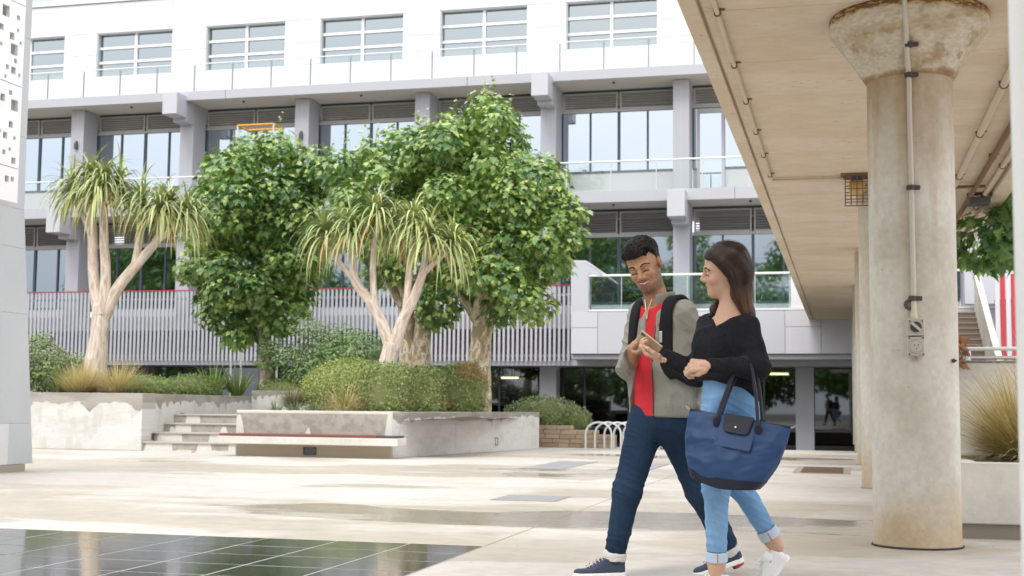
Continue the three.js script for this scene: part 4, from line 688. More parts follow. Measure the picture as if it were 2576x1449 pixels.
aloe('tall tree aloe with two shaggy heads behind the white garden wall', 71, -24, [
  { p: [[232, 1000], [240, 930], [250, 840], [257, 765]], r: [0.32, 0.23, 0.185, 0.17] },
  { p: [[252, 800], [236, 700], [233, 600], [228, 470]], r: [0.14, 0.105, 0.10, 0.07] }, { p: [[258, 790, 0.06], [266, 700, 0.1], [262, 600, 0.1], [262, 480, 0.1]], r: [0.12, 0.10, 0.09, 0.065] },
  { p: [[255, 810], [300, 720], [345, 665], [392, 608], [425, 545]], r: [0.14, 0.12, 0.105, 0.085, 0.06] }, { p: [[340, 670], [350, 600], [356, 530]], r: [0.09, 0.07, 0.05] }, { p: [[233, 600], [200, 520], [185, 490]], r: [0.07, 0.055, 0.045] }, { p: [[395, 606], [445, 565], [468, 545]], r: [0.07, 0.055, 0.045] }],
  [[228, 445, 0, -0.1, 70], [262, 450, 0.15, 0.1, 64], [186, 475, 0, -0.5, 58], [245, 480, 0.35, 0, 50], [300, 465, -0.1, 0.4, 50], [356, 500, 0, -0.1, 56], [425, 515, 0, 0.1, 70], [468, 535, 0, 0.5, 58], [400, 520, 0.35, 0, 52]], 1.1);
aloe('pale forked tree aloe with several airy rosettes in the bench planter', 72, -23, [
  { p: [[955, 1040], [963, 985], [975, 920], [987, 862]], r: [0.25, 0.2, 0.165, 0.15] },
  { p: [[984, 880], [962, 815], [928, 755], [893, 705], [884, 600]], r: [0.12, 0.105, 0.09, 0.075, 0.05] }, { p: [[895, 708], [850, 655], [818, 600]], r: [0.06, 0.05, 0.04] }, { p: [[945, 785], [938, 690], [947, 560]], r: [0.07, 0.06, 0.045] },
  { p: [[990, 880], [1012, 810], [1045, 740], [1066, 675], [1074, 620]], r: [0.125, 0.105, 0.09, 0.075, 0.05] }, { p: [[1062, 690], [1105, 650], [1134, 625]], r: [0.06, 0.05, 0.04] }, { p: [[1022, 790], [1028, 700], [1040, 580]], r: [0.08, 0.065, 0.045] }],
  [[818, 582, 0, -0.5, 48], [884, 572, 0.1, -0.15, 54], [948, 530, 0, 0, 58], [1040, 552, 0, 0, 54], [1076, 592, 0.2, 0.15, 54], [1136, 606, 0, 0.5, 52], [985, 575, -0.3, 0, 40]], 1.05);

// clipped hedges: small leaves over a twiggy core
function hedge(name, label, category, group, seed, clumps, o) {
  const r = rng(seed), t = thing(name, label, category, group);
  const tw = mat([0.20, 0.22, 0.09], 1), gs = clumps.map(c => { const g = new THREE.SphereGeometry(1, 20, 14), p = g.attributes.position; for (let i = 0; i < p.count; i++) { const k = 0.82 + 0.14 * fbm3(p.getX(i) * 2 + c.x, p.getY(i) * 2, p.getZ(i) * 2, 3); const bp = v => Math.sign(v) * Math.pow(Math.abs(v), o.box || 1); p.setXYZ(i, bp(p.getX(i)) * c.rx * k + c.x, bp(p.getY(i)) * c.ry * k + c.y, bp(p.getZ(i)) * c.rz * k + c.z); } g.computeVertexNormals(); return g; });
  gs.forEach(g => mk('inner_twigs', g, tw, t));
  const L = new Leaves();
  for (const c of clumps) { const n = Math.round(o.density * (c.rx * c.ry + c.ry * c.rz + c.rx * c.rz)); for (let i = 0; i < n; i++) { const d = rv(r), bp = v => Math.sign(v) * Math.pow(Math.abs(v), o.box || 1), k = 0.86 + 0.2 * r() + 0.08 * fbm3(d.x * 3 + c.x, d.y * 3, d.z * 3, 2), p = V3(bp(d.x) * c.rx * k + c.x, bp(d.y) * c.ry * k + c.y, bp(d.z) * c.rz * k + c.z);
    if (p.y < o.floor) continue; const f = d.clone().addScaledVector(rv(r), 0.9).normalize(), dd = V3(0, o.upright ?? 0.5, 0).add(rv(r)); dd.addScaledVector(f, -dd.dot(f)).normalize();
    const pat = fbm3(p.x * 1.7 + seed, p.y * 1.7, p.z * 1.7, 3); const base = o.red && pat > o.redAt ? (r() < 0.7 ? o.red : o.colors[0]) : o.colors[Math.floor(r() * o.colors.length)]; L.add(o.shape || DIA, p, dd, f, o.size * (0.7 + 0.6 * r()), jit(base, r, 0.25), 0.2); } }
  mk('foliage', L.geo(), M.leafMatte, t); return t;
}
const HG = [[0.30, 0.36, 0.11], [0.23, 0.31, 0.09], [0.38, 0.42, 0.15], [0.16, 0.24, 0.07]];
hedge('round_shrub', 'rounded light green shrub left of the middle aloe trunk', 'shrub', null, 81, [{ x: -9.0, y: 1.12, z: -23.2, rx: 0.95, ry: 0.62, rz: 0.7 }], { density: 7000, size: 0.048, floor: 0.6, colors: [[0.40, 0.47, 0.11], [0.35, 0.42, 0.10], [0.26, 0.34, 0.08], [0.46, 0.51, 0.16]] });
const hk = { density: 8500, size: 0.05, box: 0.72, floor: 0.62, colors: HG, red: [0.42, 0.22, 0.08], redAt: 0.26 };
hedge('clipped_hedge', 'boxy clipped hedge with rusty patches, nearest the bench corner', 'hedge', 'clipped hedges along the planter', 82, [{ x: -7.98, y: 1.10, z: -22.35, rx: 0.47, ry: 0.56, rz: 0.46 }], hk);
hedge('clipped_hedge', 'second clipped mound with a reddish side, in front of the thick trunk', 'hedge', 'clipped hedges along the planter', 83, [{ x: -7.75, y: 1.10, z: -23.75, rx: 0.42, ry: 0.54, rz: 0.44 }], { ...hk, redAt: 0.2 });
hedge('clipped_hedge', 'far rounded clipped mound with orange-brown end', 'hedge', 'clipped hedges along the planter', 84, [{ x: -7.40, y: 1.13, z: -25.3, rx: 0.5, ry: 0.62, rz: 0.55 }], { ...hk, redAt: 0.1 });
hedge('spreading_shrub', 'low green shrub spilling over the tan stone blocks', 'shrub', null, 85, [{ x: -6.75, y: 0.62, z: -29.6, rx: 0.95, ry: 0.52, rz: 0.55 }, { x: -6.1, y: 0.58, z: -29.6, rx: 0.5, ry: 0.36, rz: 0.4 }], { density: 3600, size: 0.055, floor: 0.25, colors: [[0.22, 0.29, 0.10], [0.17, 0.24, 0.08], [0.29, 0.34, 0.15]], shape: OVAL });
// feathery grey-green shrub behind the steps
{ const r = rng(91), t = thing('feathery_shrub', 'large soft grey-green shrub between the left plane tree and middle aloe', 'shrub');
  for (let k = 0; k < 6; k++) mk('stem', limb([[-11.4 + (r() - 0.5) * 0.6, 0.85, -28.5], [-11.4 + (r() - 0.5) * 1.6, 1.6, -28.5 + (r() - 0.5)], [-11.4 + (r() - 0.5) * 2.6, 2.3, -28.4]], [0.04, 0.03, 0.012], 6, 8), M.bark, t);
  const cl = []; for (let i = 0; i < 46; i++) { const d = rv(r), q = 0.45 + 0.5 * r(); cl.push({ x: -11.35 + d.x * 1.75 * q, y: 1.85 + d.y * 1.0 * q, z: -28.4 + d.z * 1.0 * q, rx: 0.42, ry: 0.2 + 0.1 * r(), rz: 0.4 }); }
  const L = new Leaves(); clumpLeaves(L, cl, r, { density: 300, size: 0.085, shape: DIA, colors: [[0.27, 0.42, 0.16], [0.21, 0.35, 0.13], [0.37, 0.48, 0.23]], up: 0.9, out: 0.5, rand: 0.5, droop: 0.2 }); mk('foliage', L.geo(), M.leafMatte, t); }
{ const r = rng(92), t = thing('leafy_bush', 'soft green bush at the left end of the garden wall', 'bush');
  for (let k = 0; k < 5; k++) mk('stem', limb([[-15.9 + (r() - 0.5) * 0.4, 0.85, -24], [-15.9 + (r() - 0.5) * 0.9, 1.5, -24], [-15.9 + (r() - 0.5) * 1.2, 2, -24]], [0.03, 0.02, 0.01], 6, 6), M.bark, t);
  const cl = []; for (let i = 0; i < 34; i++) { const d = rv(r), q = 0.4 + 0.6 * r(); cl.push({ x: -15.95 + d.x * 0.85 * q, y: 1.6 + d.y * 0.7 * q, z: -24.0 + d.z * 0.6 * q, rx: 0.28, ry: 0.22, rz: 0.28 }); }
  const L = new Leaves(); clumpLeaves(L, cl, r, { density: 330, size: 0.08, shape: DIA, colors: [[0.27, 0.35, 0.13], [0.22, 0.30, 0.11], [0.34, 0.40, 0.19]], up: 0.7, droop: 0.1 }); mk('foliage', L.geo(), M.leafMatte, t); }
// ground cover hedging on top of the walls
hedge('ground_cover_shrub', 'low green ground-cover mound above the stair side wall', 'shrub', null, 86, [{ x: -13.75, y: 1.15, z: -24.2, rx: 0.45, ry: 0.3, rz: 1.0 }, { x: -13.75, y: 1.18, z: -26, rx: 0.5, ry: 0.34, rz: 1.0 }], { density: 3200, size: 0.055, floor: 0.95, colors: [[0.23, 0.32, 0.08], [0.18, 0.26, 0.07], [0.30, 0.38, 0.11]], shape: OVAL });
hedge('ground_cover_shrub', 'wide low green mound behind the top of the steps', 'shrub', null, 87, [{ x: -12.4, y: 1.12, z: -27.95, rx: 0.8, ry: 0.36, rz: 0.4 }, { x: -10.9, y: 1.05, z: -27.95, rx: 0.7, ry: 0.3, rz: 0.4 }], { density: 3000, size: 0.055, floor: 0.95, colors: [[0.22, 0.31, 0.08], [0.17, 0.25, 0.07], [0.29, 0.37, 0.11]], shape: OVAL });
// grass tufts and strap-leaved clumps
function tuft(name, label, category, group, seed, c, n, len, spread, w, cols, bend, m = M.leafMatte, seg = 5) { const r = rng(seed), t = thing(name, label, category, group), L = new Leaves(), L2 = new Leaves();
  for (let i = 0; i < n; i++) { const a = r() * 6.28, e = Math.acos(1 - r() * spread), q = Math.sqrt(r()) * 0.13 * len; const col = jit(cols[Math.floor(r() * cols.length)], r, 0.2); (i % 3 ? L : L2).blade(V3(c[0] + Math.cos(a) * q, c[1], c[2] + Math.sin(a) * q), V3(Math.cos(a) * Math.sin(e), Math.cos(e), Math.sin(a) * Math.sin(e)), len * (0.6 + 0.5 * r()), w * (0.7 + 0.6 * r()), bend * (0.5 + r()), col, [Math.min(0.8, col[0] * 1.35), col[1] * 1.25, col[2] * 1.2], seg); }
  mk('outer_blades', L.geo(), m, t); mk('inner_blades', L2.geo(), m, t); return t; }
const STRAW = [[0.56, 0.46, 0.24], [0.64, 0.54, 0.32], [0.47, 0.41, 0.20], [0.40, 0.39, 0.15]];
const GT = 'straw-coloured grass tufts';
tuft('grass_tuft', 'golden grass tuft at the foot of the tall aloe', 'grass tuft', GT, 101, [-14.75, 0.95, -23.35], 900, 0.85, 0.32, 0.011, STRAW, 0.5);
tuft('grass_tuft', 'second golden grass tuft, right of the tall aloe trunk', 'grass tuft', GT, 102, [-13.95, 0.95, -23.35], 900, 0.9, 0.36, 0.011, STRAW, 0.6);
tuft('grass_tuft', 'pale spiky grass tuft at the foot of the middle aloe', 'grass tuft', GT, 103, [-8.62, 0.66, -21.95], 420, 0.8, 0.55, 0.012, [[0.50, 0.42, 0.22], [0.42, 0.36, 0.17], [0.26, 0.28, 0.09]], 0.9);
tuft('fountain_grass', 'large straw-green fountain grass in the concrete planter', 'grass tuft', null, 104, [1.42, 0.44, -11.3], 4200, 0.88, 0.9, 0.010, [[0.54, 0.44, 0.21], [0.46, 0.40, 0.17], [0.33, 0.33, 0.11], [0.62, 0.51, 0.29]], 0.55, M.leafMatte, 6);
tuft('fountain_grass', 'smaller dry grass clump behind the large fountain grass', 'grass tuft', null, 105, [1.9, 0.44, -12.6], 1500, 1.3, 0.7, 0.011, [[0.6, 0.5, 0.3], [0.5, 0.43, 0.22]], 0.6, M.leafMatte, 6);
const STRAP = [[0.24, 0.35, 0.08], [0.31, 0.41, 0.11], [0.18, 0.28, 0.07]];
tuft('strap_leaf_plant', 'upright green strap-leaved plant beside the tall aloe trunk', 'plant', null, 106, [-15.35, 0.95, -23.7], 60, 0.85, 0.25, 0.06, STRAP, 0.4);
tuft('strap_leaf_plant', 'upright green strap-leaved plant above the steps, before the slat screen', 'plant', null, 107, [-13.9, 1.05, -27.3], 90, 0.85, 0.3, 0.055, STRAP, 0.4);
tuft('strap_leaf_plant', 'narrow strap-leaved plant left of the small plane trunk', 'plant', null, 108, [-13.45, 1.05, -27.6], 70, 0.8, 0.28, 0.05, STRAP, 0.4);
for (const [x, z, s, l] of [[-9.95, -22.0, 109, 'low grey-green lavender clump at the stair end of the planter'], [-9.55, -21.95, 110, 'second grey-green lavender clump above the bench'], [-9.15, -21.95, 111, 'third grey-green lavender clump above the bench']]) tuft('lavender_clump', l, 'plant', 'lavender clumps above the bench', s, [x, 0.66, z], 260, 0.36, 0.6, 0.012, [[0.19, 0.24, 0.13], [0.14, 0.19, 0.09], [0.24, 0.27, 0.15]], 0.4);
tuft('lavender_clump', 'grey-green clump in front of the twin trunks', 'plant', null, 112, [-10.0, 0.8, -22.9], 420, 0.55, 0.55, 0.014, [[0.17, 0.22, 0.11], [0.22, 0.25, 0.13], [0.28, 0.17, 0.11]], 0.4);
// fallen leaves
{ const r = rng(131), g = (() => { const L = new Leaves(); L.add(PLANE, V3(0, 0, -0.05), V3(0, 0, 1), V3(0, 1, 0), 0.1, [0.34, 0.16, 0.08], 0.5); return L.geo(); })();
  const spots = [[-2.5, -15.6, 'dry brown leaf lying in the middle of the plaza'], [-11.6, -22.1, 'dry brown leaf in front of the steps'], [0.95, -15.0, '']];
  for (const [x, z, l] of spots) if (l) { const m = mk('fallen_leaf', g, M.leafMatte); m.position.set(x, 0.012, z); m.rotation.y = r() * 6; tag(m, l, 'leaf', 'fallen leaves on the plaza'); }
  const m = thing('dry_creeper', 'rusty dry leaves on the corner of the retaining wall', 'plant'), L = new Leaves(); for (let i = 0; i < 40; i++) { const f = rv(r), d = rv(r); d.addScaledVector(f, -d.dot(f)).normalize(); L.add(PLANE, V3(1.02 + r() * 0.22, 1.35 + r() * 0.32, -14.95 + r() * 0.1), d, f, 0.1, jit([0.36, 0.17, 0.07], r, 0.3), 0.5); } mk('leaves', L.geo(), M.leafMatte, m); mk('stem', tube([[1.0, 0.5, -14.96], [1.04, 1.0, -14.96], [1.12, 1.5, -14.96]], 0.008, 10, 5), M.bark, m); }
// trees across the plaza, behind the viewer: the windows mirror them
{ const spec = [[-17.5, -2, 17, 3.4, 'tall round-headed tree mirrored in the upper windows'], [-27, 8, 15, 4, 'broad tree mirrored in the windows at the left'], [-12, 24, 17, 4.5, 'broad tree across the plaza behind the viewer'], [-3, 26, 16, 4.5, 'tall tree across the plaza behind the viewer'], [-36, 2, 11, 4, 'far left tree mirrored in the windows'], [-46, -4, 16, 4.5, 'tree far beyond the pylon, mirrored in the windows'], [-53, 7, 17, 5, 'tallest tree far beyond the pylon'], [-39, -12, 13, 4, 'tree beyond the pylon near the building'], [7, 24, 12, 4.5, 'tree behind the walkway and the viewer'], [-7.5, 33, 9, 4.5, 'low spreading tree farther behind the viewer'], [2, 34, 9, 4.5, 'second low spreading tree farther behind the viewer'], [-17, 35, 9, 4.5, 'third low spreading tree farther behind the viewer'], [-21, 27, 18, 5, 'large tree across the plaza, mirrored in the windows']];
  spec.forEach(([x, z, h, R, label], k) => { const r = rng(200 + k), t = thing('campus_tree', label, 'tree', 'trees across the plaza');
    mk('trunk', limb([[x, -0.56, z], [x + 0.2, h * 0.25, z], [x, h * 0.5, z], [x, h * 0.75, z]], [0.4, 0.3, 0.22, 0.08], 10, 10, 0.2, k), M.bark, t);
    const cl = []; for (let i = 0; i < 40; i++) { const d = rv(r), q = 0.55 + 0.4 * r(), s = R * 0.36 * (0.7 + 0.6 * r()); cl.push({ x: x + d.x * R * q, y: h * 0.56 + d.y * h * 0.42 * q, z: z + d.z * R * q, rx: s, ry: s * 0.75, rz: s }); }
    const L = new Leaves(); clumpLeaves(L, cl, r, { density: 9, size: 0.5, shape: OVAL, colors: GREENS, up: 0.5, droop: 0.5 }); mk('crown', L.geo(), M.leafMatte, t); }); }
// ---------- figures: signed-distance shapes meshed with surface nets ----------
const smin = (a, b, k) => { const h = Math.max(k - Math.abs(a - b), 0) / k; return Math.min(a, b) - h * h * k * 0.25; };
const smax = (a, b, k) => -smin(-a, -b, k);
const cap = (a, b, ra, rb = ra) => { const ax = a.x, ay = a.y, az = a.z, bx_ = b.x - ax, by = b.y - ay, bz = b.z - az, il = 1 / (bx_ * bx_ + by * by + bz * bz + 1e-12); return (x, y, z) => { const px = x - ax, py = y - ay, pz = z - az; let h = (px * bx_ + py * by + pz * bz) * il; h = h < 0 ? 0 : h > 1 ? 1 : h; const dx = px - bx_ * h, dy = py - by * h, dz = pz - bz * h; return Math.sqrt(dx * dx + dy * dy + dz * dz) - (ra + (rb - ra) * h); }; };
const ell = (c, rx, ry, rz) => (x, y, z) => { const a = (x - c[0]) / rx, b = (y - c[1]) / ry, d = (z - c[2]) / rz, k0 = Math.sqrt(a * a + b * b + d * d), k1 = Math.sqrt(a * a / (rx * rx) + b * b / (ry * ry) + d * d / (rz * rz)); return k1 < 1e-9 ? -Math.min(rx, ry, rz) : k0 * (k0 - 1) / k1; };
const uni = (k, ...fs) => (x, y, z) => { let d = 1e9; for (let i = 0; i < fs.length; i++) d = d > 1e8 ? fs[i](x, y, z) : smin(d, fs[i](x, y, z), k); return d; };
const chain = (pts, rad) => pts.slice(0, -1).map((p, i) => cap(p, pts[i + 1], rad[i], rad[i + 1]));
class Frame { // local axes: s = person's left, u = up, f = front
  constructor(o, f, tilt = 0, roll = 0, sc = 1) { this.o = o; const F = f.clone().normalize(), S = V3().crossVectors(V3(0, 1, 0), F).normalize(), U = V3().crossVectors(F, S).normalize(); const q = new THREE.Quaternion().setFromAxisAngle(S, tilt); F.applyQuaternion(q); U.applyQuaternion(q); const q2 = new THREE.Quaternion().setFromAxisAngle(F, roll); S.applyQuaternion(q2); U.applyQuaternion(q2); this.s = S; this.u = U; this.f = F; this.k = sc; }
  w(s, u, f) { const k = this.k; return this.o.clone().addScaledVector(this.s, s * k).addScaledVector(this.u, u * k).addScaledVector(this.f, f * k); }
  l(x, y, z) { const a = x - this.o.x, b = y - this.o.y, c = z - this.o.z, k = 1 / this.k; return [(a * this.s.x + b * this.s.y + c * this.s.z) * k, (a * this.u.x + b * this.u.y + c * this.u.z) * k, (a * this.f.x + b * this.f.y + c * this.f.z) * k]; }
  in(fn) { const k = this.k; return (x, y, z) => { const p = this.l(x, y, z); return fn(p[0], p[1], p[2]) * k; }; }
}
function nets(f, lo, hi, h, color) {
  const nx = Math.ceil((hi.x - lo.x) / h) + 1, ny = Math.ceil((hi.y - lo.y) / h) + 1, nz = Math.ceil((hi.z - lo.z) / h) + 1, v = new Float32Array(nx * ny * nz), B = 6, sx = 1, sy = nx, sz = nx * ny;
  for (let k = 0; k < nz; k += B) for (let j = 0; j < ny; j += B) for (let i = 0; i < nx; i += B) {
    const ie = Math.min(i + B, nx), je = Math.min(j + B, ny), ke = Math.min(k + B, nz), c = f(lo.x + (i + ie - 1) / 2 * h, lo.y + (j + je - 1) / 2 * h, lo.z + (k + ke - 1) / 2 * h), far = Math.abs(c) > B * h * 1.35;
    for (let c2 = k; c2 < ke; c2++) for (let b = j; b < je; b++) for (let a = i; a < ie; a++) v[a + b * sy + c2 * sz] = far ? c : f(lo.x + a * h, lo.y + b * h, lo.z + c2 * h);
  }
  const id = new Int32Array(nx * ny * nz).fill(-1), P = [], I = [];
  for (let k = 0; k < nz - 1; k++) for (let j = 0; j < ny - 1; j++) for (let i = 0; i < nx - 1; i++) {
    const o = i + j * sy + k * sz; let m = 0, cx = 0, cy = 0, cz = 0, n = 0; const q = [v[o], v[o + 1], v[o + sy], v[o + sy + 1], v[o + sz], v[o + sz + 1], v[o + sz + sy], v[o + sz + sy + 1]]; for (let c = 0; c < 8; c++) if (q[c] < 0) m |= 1 << c; if (m === 0 || m === 255) continue;
    for (let e = 0; e < 12; e++) { const [a, b] = NE[e]; if ((q[a] < 0) === (q[b] < 0)) continue; const t = q[a] / (q[a] - q[b]); cx += lerp(a & 1, b & 1, t); cy += lerp(a >> 1 & 1, b >> 1 & 1, t); cz += lerp(a >> 2 & 1, b >> 2 & 1, t); n++; }
    id[o] = P.length / 3; P.push(lo.x + (i + cx / n) * h, lo.y + (j + cy / n) * h, lo.z + (k + cz / n) * h);
  }
  const quad = (a, b, c, d, s) => { if (a < 0 || b < 0 || c < 0 || d < 0) return; s ? I.push(a, c, b, a, d, c) : I.push(a, b, c, a, c, d); };
  for (let k = 1; k < nz - 1; k++) for (let j = 1; j < ny - 1; j++) for (let i = 1; i < nx - 1; i++) {
    const o = i + j * sy + k * sz, s = v[o] < 0;
    if (s !== v[o + 1] < 0) quad(id[o], id[o - sy], id[o - sy - sz], id[o - sz], !s); if (s !== v[o + sy] < 0) quad(id[o], id[o - sz], id[o - sz - 1], id[o - 1], !s); if (s !== v[o + sz] < 0) quad(id[o], id[o - 1], id[o - 1 - sy], id[o - sy], !s);
  }
  const N = new Float32Array(P.length), e = h * 0.6, C = color ? new Float32Array(P.length) : null;
  for (let i = 0; i < P.length; i += 3) { const x = P[i], y = P[i + 1], z = P[i + 2]; let a = f(x + e, y, z) - f(x - e, y, z), b = f(x, y + e, z) - f(x, y - e, z), c = f(x, y, z + e) - f(x, y, z - e); const l = Math.hypot(a, b, c) || 1; N[i] = a / l; N[i + 1] = b / l; N[i + 2] = c / l; if (C) C.set(color(x, y, z, a / l, b / l, c / l), i); }
  const g = new THREE.BufferGeometry(); g.setAttribute('position', new THREE.Float32BufferAttribute(P, 3)); g.setAttribute('normal', new THREE.BufferAttribute(N, 3)); if (C) g.setAttribute('color', new THREE.BufferAttribute(C, 3)); g.setIndex(I); return g;
}
const NE = [[0, 1], [2, 3], [4, 5], [6, 7], [0, 2], [1, 3], [4, 6], [5, 7], [0, 4], [1, 5], [2, 6], [3, 7]];
const box3 = (pts, m) => { const lo = V3(1e9, 1e9, 1e9), hi = V3(-1e9, -1e9, -1e9); for (const p of pts) { lo.min(p); hi.max(p); } return [lo.subScalar(m), hi.addScalar(m)]; };
// hand: palm, four fingers of unequal length with knuckle bends, thumb from the side of the palm
function hand(w, d, n, side, curls, thumb = [0.9, 0.35], sc = 1) {
  d = d.clone().normalize(); n = n.clone().addScaledVector(d, -n.dot(d)).normalize(); const t = V3().crossVectors(d, n).multiplyScalar(side).normalize(), P = (a, b, c) => w.clone().addScaledVector(d, a * sc).addScaledVector(t, b * sc).addScaledVector(n, c * sc), fs = [], pts = [w];
  fs.push(cap(P(-0.02, 0, 0), P(0.03, 0.0, 0), 0.024 * sc, 0.022 * sc)); for (const b of [-0.027, -0.009, 0.009, 0.027]) fs.push(cap(P(0.018, b * 0.75, 0), P(0.078, b * 1.05, 0), 0.0145 * sc, 0.0115 * sc));
  const L = [[0.027, 0.044, 0.026, 0.020], [0.009, 0.048, 0.030, 0.022], [-0.009, 0.044, 0.028, 0.021], [-0.026, 0.034, 0.022, 0.019]], B0 = [0.080, 0.084, 0.081, 0.074];
  L.forEach(([b, l1, l2, l3], i) => { let p = P(B0[i], b, 0), a = 0; const cu = curls[i]; [l1, l2, l3].forEach((l, j) => { a += Array.isArray(cu) ? cu[j] : cu * [0.75, 1, 0.7][j]; const dir = d.clone().multiplyScalar(Math.cos(a)).addScaledVector(n, Math.sin(a)).addScaledVector(t, (b * 1.2)); const q = p.clone().addScaledVector(dir.normalize(), l * sc); fs.push(cap(p, q, (0.0098 - j * 0.0011) * sc, (0.0090 - j * 0.0012) * sc)); pts.push(q); p = q; }); });
  { let p = P(0.018, 0.026, 0.004); const [sp, cu] = thumb; let q = p.clone().addScaledVector(d, 0.034 * Math.cos(sp) * sc).addScaledVector(t, 0.034 * Math.sin(sp) * sc).addScaledVector(n, 0.012 * sc); fs.push(cap(p, q, 0.0145 * sc, 0.0108 * sc)); let r = q.clone().addScaledVector(d, 0.032 * Math.cos(sp - cu) * sc).addScaledVector(t, 0.032 * Math.sin(sp - cu) * sc).addScaledVector(n, (0.008 + cu * 0.01) * sc); fs.push(cap(q, r, 0.0105 * sc, 0.0095 * sc)); const e = r.clone().addScaledVector(d, 0.024 * Math.cos(sp - cu * 1.8) * sc).addScaledVector(t, 0.024 * Math.sin(sp - cu * 1.8) * sc).addScaledVector(n, cu * 0.012 * sc); fs.push(cap(r, e, 0.0098 * sc, 0.0075 * sc)); pts.push(q, r, e); }
  return { f: uni(0.006 * sc, ...fs), pts };
}
// eyebrow: short hairs laid along a curve on the face
function browHairs(face, pts, r, col) { const cv = new THREE.CatmullRomCurve3(pts), L = new Leaves(); for (let i = 0; i < 70; i++) { const t = r(), tg = cv.getTangentAt(t), p = snap(face, cv.getPointAt(t).add(V3(0, (r() - 0.5) * 0.0065 * (1 - 0.55 * t), 0)), 0.0004), n = grad(face, p), d = tg.clone().add(V3(0, 0.35 - 0.5 * t, 0)).addScaledVector(n, 0.12).addScaledVector(rv(r), 0.2).normalize(), k = 0.7 + 0.7 * r(); L.blade(p, d, 0.007 + 0.003 * r(), 0.0016, 0.1, mul3(col, k), mul3(col, k), 2, V3().crossVectors(d, n).normalize()); } return L.geo(); }
// head in its own frame: s left, u up, f front (metres)
function headShape(o = {}) {
  const j = o.jaw || 1, E = (c, a, b, d) => ell(c, a, b, d), C = (a, b, r, q) => cap(V3(...a), V3(...b), r, q);
  const base = uni(0.03, E([0, 0.035, -0.018], 0.076, 0.092, 0.096), E([0, 0.046, 0.026], 0.060, 0.056, 0.060), E([0, -0.028, 0.028], 0.061 * j, 0.082, 0.066), E([0, -0.072, 0.040], 0.046 * j, 0.036, 0.046));
  const chin = C([-0.012 * j, -0.103, 0.070], [0.012 * j, -0.103, 0.070], 0.017), cheek = [1, -1].map(s => E([s * 0.040, -0.026, 0.063], 0.024, 0.022, 0.022)), brow = [1, -1].map(s => C([s * 0.044, 0.026, 0.072], [s * 0.012, 0.021, 0.088], 0.0095));
  const nose = uni(0.010, C([0, 0.018, 0.088], [0, -0.024, 0.109], 0.0072, 0.0098), E([0, -0.030, 0.106], 0.0125, 0.010, 0.012), E([0.0125, -0.034, 0.096], 0.008, 0.008, 0.010), E([-0.0125, -0.034, 0.096], 0.008, 0.008, 0.010));
  const lids = [1, -1].map(s => E([s * 0.031, 0.003, 0.073], 0.0165, 0.0125, 0.0135)), sock = [1, -1].map(s => E([s * 0.032, 0.004, 0.098], 0.020, 0.0125, 0.018));
  const sm = o.smile ? 1 : 0, lipU = C([-0.017 - 0.009 * sm, -0.058 + 0.005 * sm, 0.083 - 0.003 * sm], [0, -0.060 + 0.004 * sm, 0.093], 0.0062 - 0.0016 * sm), lipU2 = C([0.017 + 0.009 * sm, -0.058 + 0.005 * sm, 0.083 - 0.003 * sm], [0, -0.060 + 0.004 * sm, 0.093], 0.0062 - 0.0016 * sm), lipL = C([-0.013 - 0.004 * sm, -0.072 - 0.006 * sm, 0.083], [0.013 + 0.004 * sm, -0.072 - 0.006 * sm, 0.083], 0.0075);
  const ears = [1, -1].map(s => E([s * 0.079, -0.004, -0.008], 0.011, 0.031, 0.019)), earIn = [1, -1].map(s => E([s * 0.092, -0.002, -0.004], 0.010, 0.017, 0.010)), neck = o.neck || (() => 1e3);
  return (x, y, z) => {
    let d = base(x, y, z); d = smin(d, chin(x, y, z), 0.035); for (const c of cheek) d = smin(d, c(x, y, z), 0.02); for (const b of brow) d = smin(d, b(x, y, z), 0.016); for (const s of sock) d = smax(d, -s(x, y, z), 0.012);
    for (const l of lids) d = smin(d, l(x, y, z), 0.006); d = smin(d, nose(x, y, z), 0.010); if (o.smile) d = smax(d, -C2(x, y, z), 0.003); d = smin(d, lipU(x, y, z), 0.006); d = smin(d, lipU2(x, y, z), 0.006); d = smin(d, lipL(x, y, z), 0.006);
    for (const e of ears) d = smin(d, e(x, y, z), 0.008); for (const e of earIn) d = smax(d, -e(x, y, z), 0.005); return smin(d, neck(x, y, z), 0.03);
  };
}
const C2 = (() => { const a = cap(V3(-0.024, -0.0605, 0.084), V3(0, -0.0665, 0.096), 0.005, 0.0085), b = cap(V3(0.024, -0.0605, 0.084), V3(0, -0.0665, 0.096), 0.005, 0.0085); return (x, y, z) => Math.min(a(x, y, z), b(x, y, z)); })();
const skinMat = phys(0xffffff, 0.48, { vertexColors: true, sheen: 0.15, sheenRoughness: 0.5, specularIntensity: 0.5 });
const clothMat = (rough = 0.9, o = {}) => phys(0xffffff, rough, { vertexColors: true, specularIntensity: 0.35, ...o });
const ridge = v => { const q = Math.max(0, 1 - Math.abs(v) * 2.2); return q * q; };
const wrinkle = (x, y, z, fx, fy, fz, s) => { const k = y + x * 0.4 - z * 0.3; return ridge(pnoise(x * fx + s, k * fy + s * 1.7, z * fz)) * 0.9 + 0.5 * pnoise(x * fx * 0.6 - s, y * fy * 0.6, z * fz * 0.6 + s) - 0.3; };
